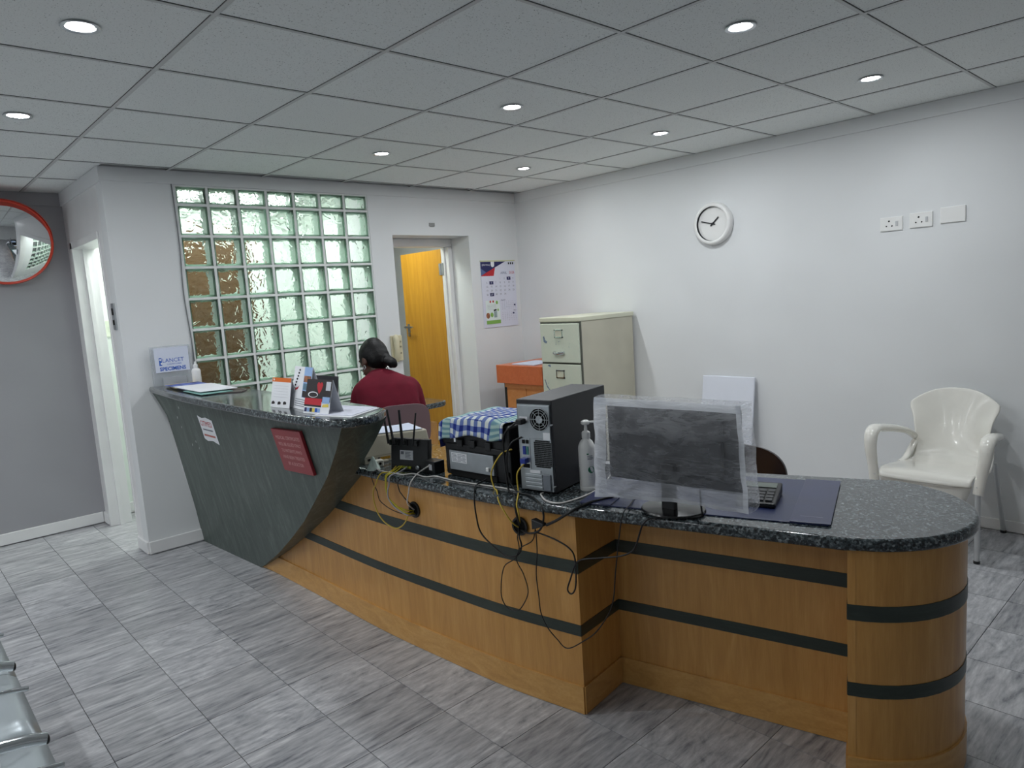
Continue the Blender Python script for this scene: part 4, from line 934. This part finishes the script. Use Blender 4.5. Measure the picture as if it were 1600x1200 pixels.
# ================================================================== CABLES
YEL = M('yellow_cable', (206, 178, 66), .4, vary=0); YELG = M('yellow_green_cable', (196, 182, 40), .4, vary=0)
CGR = M('grey_cable', (170, 168, 176), .45, vary=0); CBR = M('dark_brown_cable', (48, 30, 24), .5, vary=0); CBK = M('black_cable', (16, 16, 18), .42, vary=0); CWH = M('white_cable', (214, 210, 206), .4, vary=0)
CABLES = [
 ('network_cable', YEL, .0028, 'yellow network cable with the widest loop under the router', [(1.568,2.465,.775),(1.542,2.472,.755),(1.505,2.49,.752),(1.499,2.529,.7),(1.5,2.555,.663),(1.5,2.553,.616),(1.501,2.532,.573),(1.504,2.495,.544),(1.506,2.448,.532),(1.509,2.409,.531),(1.511,2.372,.548),(1.513,2.344,.572),(1.515,2.325,.6),(1.554,2.345,.6)]),
 ('network_cable', YELG, .0028, 'yellow green network cable dropping into the left counter hole, outer one', [(1.576,2.453,.775),(1.547,2.465,.755),(1.508,2.455,.75),(1.506,2.459,.716),(1.506,2.461,.688),(1.507,2.446,.652),(1.509,2.413,.628),(1.512,2.366,.624),(1.516,2.333,.621),(1.554,2.343,.606)]),
 ('network_cable', YELG, .0028, 'yellow green network cable dropping into the left counter hole, inner one', [(1.584,2.441,.775),(1.55,2.448,.755),(1.508,2.445,.75),(1.503,2.451,.714),(1.502,2.452,.687),(1.503,2.439,.656),(1.505,2.403,.637),(1.509,2.355,.616),(1.515,2.33,.609),(1.554,2.339,.596)]),
 ('network_cable', CGR, .0030, 'grey network cable from the router into the left counter hole', [(1.581,2.405,.775),(1.556,2.431,.755),(1.508,2.425,.75),(1.504,2.431,.714),(1.502,2.441,.688),(1.501,2.439,.656),(1.503,2.406,.626),(1.508,2.363,.61),(1.515,2.325,.601),(1.554,2.334,.590)]),
 ('thin_lead', CBR, .0019, 'dark brown lead curving from the worktop to the left hole', [(1.54,2.56,.753),(1.497,2.55,.745),(1.5,2.545,.701),(1.502,2.526,.672),(1.502,2.513,.636),(1.505,2.476,.617),(1.508,2.429,.606),(1.511,2.369,.602),(1.516,2.337,.607),(1.554,2.351,.606)]),
 ('thin_lead', CBK, .0022, 'short black double lead above the left counter hole', [(1.55,2.375,.753),(1.512,2.372,.735),(1.512,2.371,.70),(1.512,2.354,.684),(1.515,2.325,.662),(1.554,2.345,.625)]),
 ('white_lead', CWH, .0028, 'white lead hanging from the router adapter into the left hole', [(1.62,2.295,.79),(1.595,2.345,.757),(1.53,2.293,.753),(1.512,2.29,.735),(1.512,2.303,.701),(1.512,2.318,.653),(1.554,2.338,.612)]),
 ('white_lead', CWH, .0030, 'long white lead lying along the worktop in front of the printer', [(1.534,2.57,.757),(1.53,2.54,.754),(1.532,2.5,.753),(1.535,2.47,.753),(1.54,2.434,.753),(1.55,2.385,.753),(1.576,2.354,.756),(1.579,2.277,.753),(1.61,2.249,.753),(1.611,2.168,.753),(1.615,2.112,.753),(1.632,2.002,.753),(1.646,1.923,.753),(1.655,1.843,.753),(1.655,1.80,.753)]),
 ('white_lead', CWH, .0032, 'white lead from the tower round to the monitor', [(1.69,1.72,.753),(1.671,1.712,.753),(1.63,1.646,.753),(1.632,1.593,.753),(1.673,1.577,.753),(1.76,1.574,.754),(1.86,1.588,.758),(1.91,1.61,.765),(1.965,1.625,.785)]),
 ('usb_lead', CBK, .0030, 'black lead from the printer looping low left of the right hole', [(1.66,1.989,.77),(1.62,2.0,.757),(1.565,1.95,.755),(1.548,1.934,.724),(1.548,1.93,.669),(1.55,1.913,.607),(1.556,1.854,.566),(1.567,1.798,.539),(1.577,1.75,.552),(1.58,1.731,.588),(1.579,1.739,.621),(1.607,1.768,.636)]),
 ('network_cable', YEL, .0028, 'yellow network cable left of the tower going into the right hole', [(1.67,1.847,.9),(1.65,1.888,.88),(1.635,1.93,.81),(1.63,1.915,.757),(1.61,1.876,.753),(1.564,1.815,.734),(1.574,1.775,.673),(1.607,1.77,.64)]),
 ('network_cable', YEL, .0028, 'yellow network cable plugged into the tower back', [(1.678,1.785,.86),(1.655,1.81,.82),(1.645,1.80,.757),(1.602,1.758,.754),(1.578,1.74,.733),(1.58,1.735,.706),(1.607,1.762,.65)]),
 ('power_lead', CBK, .0040, 'black power lead arching from the top of the tower back', [(1.678,1.785,1.01),(1.655,1.80,1.005),(1.64,1.85,.96),(1.645,1.865,.90),(1.64,1.855,.83),(1.635,1.84,.757),(1.61,1.787,.755),(1.578,1.75,.732),(1.58,1.745,.696),(1.607,1.762,.65)]),
 ('power_lead', CBK, .0036, 'black video lead from the tower curling under the counter edge', [(1.672,1.795,.95),(1.65,1.825,.93),(1.64,1.845,.88),(1.64,1.84,.80),(1.64,1.80,.757),(1.64,1.74,.754),(1.605,1.66,.753),(1.593,1.629,.733),(1.592,1.627,.698),(1.59,1.647,.659),(1.585,1.69,.641),(1.607,1.76,.632)]),
 ('monitor_lead', CBK, .0050, 'thick black monitor lead lying across the pad and counter edge', [(1.83,1.40,.80),(1.769,1.475,.762),(1.68,1.50,.758),(1.618,1.524,.740),(1.606,1.581,.702),(1.598,1.62,.681)]),
 ('thin_lead', CBK, .0020, 'thin black lead forming an oval loop on the counter front', [(1.59,1.665,.67),(1.587,1.681,.617),(1.577,1.734,.581),(1.572,1.759,.539),(1.563,1.803,.507),(1.56,1.82,.473),(1.558,1.829,.424),(1.558,1.83,.379),(1.562,1.811,.347),(1.569,1.774,.341),(1.575,1.745,.362),(1.581,1.714,.423),(1.578,1.728,.486),(1.573,1.754,.533),(1.576,1.74,.58),(1.576,1.745,.621),(1.607,1.762,.63)]),
 ('thin_lead', CBK, .0020, 'thin black lead hanging lowest in a deep curve across the counter corner', [(1.593,1.668,.655),(1.593,1.668,.58),(1.591,1.677,.496),(1.592,1.672,.413),(1.593,1.668,.358),(1.597,1.646,.312),(1.604,1.609,.277),(1.612,1.568,.253),(1.626,1.502,.297),(1.637,1.454,.342),(1.648,1.406,.417),(1.652,1.388,.473),(1.654,1.378,.552),(1.656,1.364,.642),(1.652,1.345,.725),(1.668,1.345,.758),(1.757,1.384,.758),(1.828,1.417,.758),(1.88,1.42,.758)]),
 ('loop_lead', CBK, .0028, 'black lead with a narrow folded loop hanging near the counter corner', [(1.592,1.671,.646),(1.597,1.646,.645),(1.609,1.586,.632),(1.618,1.541,.613),(1.622,1.522,.586),(1.623,1.52,.526),(1.621,1.525,.476),(1.618,1.541,.453),(1.615,1.555,.466),(1.618,1.541,.507),(1.622,1.524,.552),(1.627,1.498,.579),(1.643,1.43,.597),(1.659,1.357,.616),(1.668,1.317,.639),(1.669,1.299,.669),(1.666,1.284,.704),(1.671,1.271,.738),(1.69,1.249,.754),(1.722,1.20,.755),(1.755,1.15,.757),(1.77,1.13,.762),(1.762,1.125,.79),(1.765,1.13,.84)]),
]
for (n_, m_, r_, lab, pts) in CABLES:
    tag(MB().tube(catmull(pts, 6), r_, 7).build(n_, m_, smooth=80), lab, 'cable')
t = thing('lead_connector', 'black moulded plug hanging below the worktop by the right hole', 'plug', (1.592, 1.655, .668))
MB().raw([(-.012, .02, -.010), (.012, .02, -.010), (.012, .02, .028), (-.012, .02, .028), (-.010, -.032, .010), (.010, -.032, .010), (.010, -.032, .020), (-.010, -.032, .020)], [(0, 3, 2, 1), (4, 5, 6, 7), (0, 1, 5, 4), (1, 2, 6, 5), (2, 3, 7, 6), (3, 0, 4, 7)]).build('plug_body', BLACKP, t, bevel=.003)
t = thing('lead_plug', 'black moulded power plug in the top of the tower back', 'plug', (1.676, 1.785, 1.01), math.radians(-80))
MB().box((-.013, -.030, -.010), (.013, .0, .010)).build('plug_body', BLACKP, t, bevel=.004)

# ================================================================== THINGS ON THE HIGH LEDGE
# acrylic sign holder
t = thing('specimen_box', 'clear acrylic specimen drop box with a printed sign on the ledge', 'acrylic box', mat=basis((1.268, 4.60, HT), (1, 0, 0), (0, 0, 1)))
ACR = M('clear_acrylic', (214, 220, 226), .1, vary=0, alpha=.28)
for (lo, hi) in (((0, 0, 0), (.225, .240, .003)), ((0, 0, -.04), (.225, .240, -.037)), ((0, 0, -.037), (.003, .240, 0)), ((.222, 0, -.037), (.225, .240, 0))): MB().box(lo, hi).build('acrylic_panel', ACR, t)
MB().box((.012, .082, .0032), (.212, .232, .0045)).build('sign_card', M('sign_card', (216, 222, 238), .5, vary=.01), t)
MB().text('LANCET', .034, T(.118, .152, .0052)).text('LABORATORIES', .012, T(.123, .129, .0052)).build('lettering', BLUEINK, t)
MB().text('SPECIMENS', .031, T(.112, .101, .0052), bold=.0009).build('lettering', BLUEINK, t)
flat(t, 'print_emblem', BLUEINK, rect(.036, .124, .052, .172), .0051); flat(t, 'print_emblem_gap', PAPER, [(.044+.005*math.cos(2*PI*k/10), .160+.007*math.sin(2*PI*k/10)) for k in range(10)], .0054); flat(t, 'print_emblem_gap', PAPER, rect(.044, .13, .052, .142), .0054)
MB().box((.045, .0, .003), (.18, .05, .02)).build('leaflet_slot', M('frosted_acrylic', (206, 210, 218), .3, vary=0, alpha=.6), t)
# small bottle
t = thing('white_bottle', 'small white bottle standing by the specimen box', 'bottle', (1.482, 4.50, HT))
MB().lathe([(0, 0), (.024, 0), (.026, .004), (.026, .078), (.022, .088), (.012, .094), (.0115, .10)], 24).build('bottle_body', WPLA, t, smooth=40)
MB().lathe([(.014, .099), (.014, .115), (.007, .118), (.005, .135), (0, .136)], 20).build('cap', WPLA, t, smooth=40)
# papers / folders on the ledge
def sheet(name, label, cat, poly, z, th, mat, rz=0):
    return tag(MB().prism(poly, z, z+th).build(name, mat), label, cat)
sheet('clipboard', 'dark clipboard at the bottom of the paper pile on the ledge', 'clipboard', [(1.30, 4.44), (1.275, 3.78), (1.42, 3.65), (1.475, 3.72), (1.47, 4.40)], HT+.0005, .004, M('dark_brown_board', (70, 60, 58), .5))
sheet('teal_folder', 'teal folder sticking out of the paper pile on the ledge', 'folder', [(1.252, 4.05), (1.243, 3.74), (1.40, 3.72), (1.42, 4.05)], HT+.005, .003, M('teal_card', (130, 176, 170), .6))
sheet('yellow_envelope', 'yellow envelope under the white papers by the specimen box', 'envelope', [(1.30, 4.53), (1.27, 4.22), (1.44, 4.20), (1.46, 4.50)], HT+.0085, .003, M('manila_paper', (206, 188, 130), .7))
sheet('printed_form', 'blue printed form in the paper pile on the ledge', 'paper', [(1.285, 4.47), (1.265, 4.05), (1.45, 4.02), (1.47, 4.45)], HT+.012, .002, M('blue_form', (96, 112, 178), .7, vary=.5, vscale=25))
sheet('white_paper', 'white sheets on top of the paper pile on the ledge', 'paper', [(1.272, 4.28), (1.258, 3.80), (1.44, 3.76), (1.465, 4.22)], HT+.0145, .003, PAPER)
# loose sheets at the right end
sheet('paper_sheet', 'white sheets lying at the rounded end of the ledge', 'paper', [(1.232, 2.50), (1.29, 2.305), (1.472, 2.40), (1.43, 2.63)], HT+.0005, .003, PAPER)
s2 = MB().prism([(1.25, 2.49), (1.305, 2.325), (1.468, 2.412), (1.425, 2.60)], HT+.004, HT+.006)
s2 = tag(s2.build('form_sheet', M('lined_form', (214, 216, 230), .7, vary=.06, vscale=60)), 'printed form on top of the loose sheets at the ledge end', 'paper')
# brochure cards
def card(name, label, BL, BR, h, lean, mat, back=None):
    BLv = Vector((BL[0], BL[1], HT+.001)); BRv = Vector((BR[0], BR[1], HT+.001)); ux = (BRv-BLv).normalized(); n = Vector((-ux.y, ux.x, 0))
    if n.x < 0: n = -n
    up = (Vector((0, 0, 1))*math.cos(lean)+n*math.sin(lean)); w_ = (BRv-BLv).length
    t = thing(name, label, 'brochure', mat=basis(BLv, ux, up))
    MB().box((0, 0, -.0015), (w_, h, .0)).build('front_card', mat, t)
    bl = h*math.sin(lean)*2
    m_in = basis(BLv, ux, up).inverted()
    pA, pB = m_in @ (BLv+n*bl), m_in @ (BRv+n*bl)
    MB().raw([(0, h, -.002), (w_, h, -.002), tuple(pB), tuple(pA)], [(0, 1, 2, 3)]).build('rear_card', back or PAPER, t)
    return t, w_, h
t, w_, h_ = card('leaflet_stand', 'white leaflet card with orange top edge on the ledge', (1.262, 2.945), (1.275, 2.790), .128, .20, PAPER)
flat(t, 'print_band', ORP, rect(0, h_-.018, w_, h_), .0006); flat(t, 'print_dot', PAPER, [(.015+.005*math.cos(2*PI*k/8), h_-.009+.005*math.sin(2*PI*k/8)) for k in range(8)], .0009)
for (x, y) in ((.02, .018), (.07, .018), (.115, .02)): flat(t, 'print_picture', BLACKPR, [(x-.013, y-.006), (x+.013, y-.004), (x+.014, y+.004), (x+.002, y+.009), (x-.012, y+.005)], .0006)
for k in range(5): flat(t, 'print_line', M('light_grey_ink', (196, 200, 204), .6, vary=0), rect(.02, .045+.012*k, w_-.02, .046+.012*k), .0006)
t, w_, h_ = card('brochure_stand', 'tall white and blue brochure card leaning between the other two', (1.300, 2.835), (1.285, 2.645), .178, .24, PAPER)
flat(t, 'print_panel', LBLUE, rect(w_*.58, .05, w_, h_), .0006)
for (y, m_) in ((.115, SKINP), (.083, M('teal_picture', (96, 130, 150), .6, vary=.2)), (.052, BLACKPR)): flat(t, 'print_picture', m_, rect(w_*.60, y, w_*.97, y+.026), .0009)
for k in range(7): flat(t, 'print_mark', INK, [(.060-.006*k+.010*math.cos(q*2*PI/5+k), .163-.013*k+.005*math.sin(q*2*PI/5+k)) for q in range(5)], .0008)
flat(t, 'print_swirl', REDP, [(.03, .075), (.06, .082), (.075, .1), (.06, .09), (.035, .085)], .0008)
for k in range(4): flat(t, 'print_line', GREYINK, rect(.05, .012+.009*k, w_-.02, .015+.009*k), .0007)
t, w_, h_ = card('tent_brochure', 'dark tent brochure with a red heart at the ledge end', (1.250, 2.612), (1.270, 2.443), .138, .27, PAPER)
flat(t, 'print_dark', BLACKPR, rect(0, .050, w_, h_), .0006); flat(t, 'print_red_band', REDP, rect(0, .036, w_*.68, .062), .0009); flat(t, 'print_dark_band', BLACKPR, rect(0, .029, w_*.68, .036), .0009)
flat(t, 'print_heart', REDP, [(.092, .080), (.106, .098), (.112, .116), (.107, .126), (.098, .127), (.092, .121), (.086, .127), (.077, .126), (.072, .116), (.078, .098)], .0010)
flat(t, 'print_stethoscope', PAPER, [(.015+.036+.034*math.cos(2*PI*k/16), .077+.012*math.sin(2*PI*k/16)) for k in range(16)], .0010); flat(t, 'print_stethoscope_gap', BLACKPR, [(.053+.028*math.cos(2*PI*k/16), .076+.009*math.sin(2*PI*k/16)) for k in range(16)], .0012)
flat(t, 'print_white_box', M('pale_grey_print', (200, 204, 212), .6, vary=.1), rect(w_*.78, .095, w_*.96, .13), .0009); flat(t, 'print_photo', LBLUE, rect(w_*.70, .045, w_*.98, .07), .0011); flat(t, 'print_photo', YELP, [(w_*.72, .030), (w_*.97, .032), (w_*.95, .044), (w_*.74, .040)], .0011)
for k, m_ in enumerate((NAVY, LBLUE, BLACKPR, YELP, BLUEINK, LBLUE)): flat(t, 'print_swatch', m_, rect(.006+.018*k, .008, .022+.018*k, .024), .0009)
t = thing('black_card', 'plain black card standing behind the brochures', 'card', (1.40, 2.95, HT), math.atan2(-.40, .03))
MB().box((0, 0, 0), (.30, .002, .124), Matrix.Rotation(math.radians(-9), 4, 'X')).build('card_sheet', INK, t)

# ================================================================== BENCH (left foreground)
def mat_perf():
    m, nt, b = newmat('perforated_steel'); vo = node(nt, 'ShaderNodeTexVoronoi'); vo.inputs['Scale'].default_value = 110; vo.inputs['Randomness'].default_value = 0
    nt.links.new(coords(nt), vo.inputs['Vector'])
    nt.links.new(ramp(nt, vo.outputs['Distance'], [(.30, lin((40, 42, 44))), (.38, lin((176, 182, 186)))]), b.inputs['Base Color']); setin(b, Roughness=.38, Metallic=.5); return m
SEATP = M('silver_powder_coat', (176, 184, 188), .36, .45, vary=.03)
PERF = mat_perf()
bn = thing('waiting_bench', 'silver perforated steel waiting bench with chrome armrests at the left edge', 'bench', (0, 0, 0))
for y0 in (.823, 1.263, 1.703, 2.143, 2.583):
    y1 = y0+.434
    def sp(u, v):
        y = y0+.02*(.0)+(y1-y0)*v; x = -.27+.48*u; z = .415-.018*math.sin(PI*u)+(.0 if u < .9 else -.03*((u-.9)/.1)**2)
        return (x, y, z)
    o = MB().grid(sp, 20, 4).build('seat_panel', SEATP, bn, smooth=60); md = o.modifiers.new('solid', 'SOLIDIFY'); md.thickness = .004; md.offset = -1
    MB().grid(lambda u, v: (-.20+.31*u, y0+.07+(y1-y0-.14)*v, .4165-.018*math.sin(PI*((-.20+.31*u)+.27)/.48)), 12, 3).build('perforated_area', PERF, o, smooth=60)
    o = MB().grid(lambda u, v: (-.29-.10*u, y0+(y1-y0)*v, .44+.38*u), 6, 4).build('back_panel', SEATP, bn, smooth=60); md = o.modifiers.new('solid', 'SOLIDIFY'); md.thickness = .004
for y in (.82, 1.26, 1.70, 2.14, 2.58, 3.02):
    a = MB().tube(catmull([(-.33, y, .50), (-.30, y, .59), (-.18, y, .615), (.0, y, .625), (.12, y, .612), (.170, y, .598)], 6), .0125, 12).build('armrest', CHROME, bn, smooth=70)
    MB().ball((.171, y, .5975), (.006, .0115, .0115), 12).build('end_cap', BLACKP, a, smooth=70)
    MB().tube(catmull([(-.28, y, .47), (-.2, y, .53), (.0, y, .545), (.12, y, .540), (.194, y, .527)], 6), .006, 10).build('arm_brace', CHROME, a, smooth=70)
MB().box((-.09, .70, .34), (-.03, 3.10, .385)).build('support_beam', BLACKP, bn, bevel=.004)
for y in (1.0, 2.8):
    MB().tube([(-.06, y, .35), (-.06, y, .05)], .025, 12).build('leg', CHROME, bn, smooth=60)
    MB().tube(catmull([(-.36, y, .012), (-.2, y, .05), (-.06, y, .06), (.06, y, .05), (.17, y, .012)], 4), .02, 10).build('floor_bar', CHROME, bn, smooth=60)

# ================================================================== PERSON
PO = Vector((2.165, 3.405, 0)); PR = math.radians(-30)
def limb(mb, pts, rs, n=14, flat=1.0): mb.tube(catmull(pts, 5), [interp(i/5, list(range(len(rs))), rs) for i in range((len(pts)-1)*5+1)], n, flat=flat)
def loft(mb, rings, n=24):
    vs = []; fs = []
    for (c, rx, ry, tilt) in rings:
        for k in range(n):
            a = 2*PI*k/n; x = rx*math.copysign(abs(math.cos(a))**.85, math.cos(a)); y = ry*math.copysign(abs(math.sin(a))**.9, math.sin(a))
            vs.append((c[0]+x, c[1]+y*math.cos(tilt), c[2]-y*math.sin(tilt)))
    for i in range(len(rings)-1):
        for k in range(n): fs.append((i*n+k, i*n+(k+1) % n, (i+1)*n+(k+1) % n, (i+1)*n+k))
    fs += [tuple(range(n-1, -1, -1)), tuple((len(rings)-1)*n+k for k in range(n))]
    mb.raw(vs, fs)
HC = Vector((-.070, .215, 1.130))
HR = Matrix.Translation(HC) @ Matrix.Rotation(math.radians(38), 4, 'Z') @ Matrix.Rotation(math.radians(-24), 4, 'X') @ Matrix.Rotation(math.radians(8), 4, 'Y')
def torso(mb, g=0.0):
    loft(mb, [((0, -.01, .44), .140+g, .11+g, 0), ((0, -.015, .52), .158+g, .125+g, 0), ((0, .0, .62), .142+g, .115+g, .1), ((0, .03, .74), .140+g, .112+g, .22), ((-.005, .065, .86), .166+g, .110+g, .35), ((-.012, .095, .95), .176+g, .095+g, .45), ((-.02, .12, 1.00), .150+g, .078+g, .5), ((-.03, .145, 1.035), .085+g, .065+g, .5), ((-.04, .17, 1.055), .052+g, .048+g, .5)])
    for s in (-1, 1):
        limb(mb, [(s*.11-.01, .105, .985), (s*.150-.01, .12, .945), (s*.175-.01, .17, .84), (s*.185-.01, .25, .80)], [.042+g, .046+g, .045+g, .041+g])
        limb(mb, [(s*.185-.01, .25, .80), (s*.175, .34, .798), (s*.15, .43, .800), (s*.125, .50, .800)], [.042+g, .038+g, .034+g, .027+g])
def legs(mb, g=0.0):
    for s in (-1, 1):
        limb(mb, [(s*.085, .0, .50), (s*.095, .2, .505), (s*.10, .42, .50)], [.09+g, .08+g, .06+g])
        limb(mb, [(s*.10, .42, .50), (s*.10, .44, .30), (s*.10, .42, .09)], [.058+g, .052+g, .036+g])
SKIN = M('dark_brown_skin', (86, 56, 44), .5, vary=.06)
MAROON = M('maroon_knit', (106, 24, 42), .8, vary=.12, vscale=12, bmp=.25, bscale=350, spec=.2)
BLKT = M('black_trousers', (30, 28, 32), .8)
HAIR = M('black_hair', (9, 8, 9), .46, spec=.25, vary=.2, vscale=60, bmp=.5, bscale=160)
bd_ = MB(); torso(bd_, -.012); legs(bd_, -.01)
limb(bd_, [(-.035, .15, 1.02), (-.055, .185, 1.065), (-.07, .215, 1.11)], [.058, .052, .05])
# head : skull, jaw, nose, brow, ears, lips
bd_.ball((0, 0, 0.012), (.074, .092, .098), 20, HR); bd_.ball((0, .035, -.055), (.055, .055, .055), 16, HR); bd_.ball((0, .062, -.085), (.028, .026, .024), 12, HR)
bd_.ball((0, .098, -.022), (.013, .018, .026), 10, HR); bd_.ball((0, .105, -.036), (.018, .014, .012), 10, HR); bd_.ball((0, .088, -.064), (.024, .012, .009), 10, HR); bd_.ball((0, .080, .018), (.05, .02, .012), 12, HR)
for s in (-1, 1): bd_.ball((s*.074, -.005, -.018), (.010, .022, .032), 10, HR)
# hands on the desk : palm, four fingers, thumb
for s in (-1, 1):
    hp_ = Vector((s*.115, .535, .785)); bd_.ball(hp_, (.036, .044, .016), 12)
    for k in range(4):
        bx0 = hp_+Vector((s*(.027-.018*k), .034, 0)); L = (.05, .058, .062, .054)[k]
        limb(bd_, [bx0, bx0+Vector((-s*.004, L*.5, .007)), bx0+Vector((-s*.008, L*.95, -.006))], [.0095, .0088, .0075], 8)
    tb = hp_+Vector((-s*.03, -.005, .0)); limb(bd_, [tb, tb+Vector((-s*.02, .022, .004)), tb+Vector((-s*.024, .05, -.004))], [.0115, .010, .0085], 8)
for s in (-1, 1): bd_.ball((s*.10, .47, .045), (.042, .11, .038), 12)
person = bd_.build('person', SKIN, smooth=180)
tag(person, 'person in a maroon top seen from behind, bent over the desk', 'person')
person.location = PO; person.rotation_euler = (0, 0, PR)
md = person.modifiers.new('remesh', 'REMESH'); md.mode = 'VOXEL'; md.voxel_size = .0065; md.use_smooth_shade = True
md = person.modifiers.new('smooth', 'SMOOTH'); md.iterations = 3; md.factor = .5
top = MB(); torso(top, .008)
loft(top, [((0, -.01, .50), .172, .132, 0), ((0, -.005, .60), .165, .128, .05), ((0, .01, .70), .162, .125, .15)])
for (a, b, rr) in (((-.10, .0, .80), (.06, .0, .90), .012), ((.12, .0, .76), (.02, -.01, .66), .012), ((-.17, .03, .86), (-.12, -.01, .72), .014), ((.17, .03, .88), (.14, .0, .78), .012)): limb(top, [a, tuple((Vector(a)+Vector(b))/2+Vector((0, -.012, 0))), b], [rr*.6, rr, rr*.5], 8)
limb(top, [(-.075, .125, 1.04), (-.035, .095, 1.045), (.01, .125, 1.04)], [.018, .022, .018], 10)
to = top.build('blouse', MAROON, person, smooth=180)
md = to.modifiers.new('remesh', 'REMESH'); md.mode = 'VOXEL'; md.voxel_size = .009; md.use_smooth_shade = True
md = to.modifiers.new('smooth', 'SMOOTH'); md.iterations = 16; md.factor = .5
tr_ = MB(); legs(tr_, .008); tro = tr_.build('trousers', BLKT, person, smooth=180)
md = tro.modifiers.new('remesh', 'REMESH'); md.mode = 'VOXEL'; md.voxel_size = .012; md.use_smooth_shade = True
hr = MB()
hr.ball((0, -.012, .022), (.083, .096, .098), 24, HR); hr.ball((0, -.045, -.01), (.074, .07, .08), 18, HR); hr.ball((0, -.02, .07), (.06, .07, .055), 16, HR)
hr.ball((0.012, -.104, -.045), (.030, .032, .032), 14, HR); limb(hr, [HR @ Vector((.014, -.105, -.05)), HR @ Vector((.028, -.128, -.08)), HR @ Vector((.045, -.130, -.108))], [.028, .031, .012], 12)
limb(hr, [HR @ Vector((-.02, -.112, -.055)), HR @ Vector((.0, -.130, -.08)), HR @ Vector((.015, -.125, -.112))], [.018, .020, .008], 10)
ho = hr.build('hair', HAIR, person, smooth=180)
md = ho.modifiers.new('remesh', 'REMESH'); md.mode = 'VOXEL'; md.voxel_size = .006; md.use_smooth_shade = True
md = ho.modifiers.new('smooth', 'SMOOTH'); md.iterations = 4; md.factor = .5
MB().tube([HR @ Vector((.012+.031*math.cos(2*PI*k/16), -.096, -.043+.031*math.sin(2*PI*k/16))) for k in range(17)], .006, 8, False).build('hair_tie', BLACKP, person, smooth=70)
for s in (-1, 1):
    MB().tube([HR @ Vector((s*.080, -.004+.010*math.cos(2*PI*k/14), -.058+.012*math.sin(2*PI*k/14))) for k in range(15)], .0026, 8, False).build('earring', CHROME, person, smooth=70)
    MB().ball((s*.030, .082, -.002), (.011, .008, .007), 10, HR).build('eye', M('eye_white', (220, 214, 206), .3, vary=0), person, smooth=70)
# white cup and papers on the desk beside her
t = thing('white_cup', 'white container on the desk right of the person', 'container', (2.78, 4.10, .758))
MB().lathe([(0, 0), (.032, 0), (.036, .01), (.038, .105), (.035, .105), (.032, .012), (0, .012)], 24).build('container_wall', WPLA, t, smooth=40)
sheet('desk_papers', 'white papers on the desk in front of the person', 'paper', [(2.2, 4.0), (2.45, 3.95), (2.5, 4.25), (2.25, 4.3)], .7585, .003, PAPER)
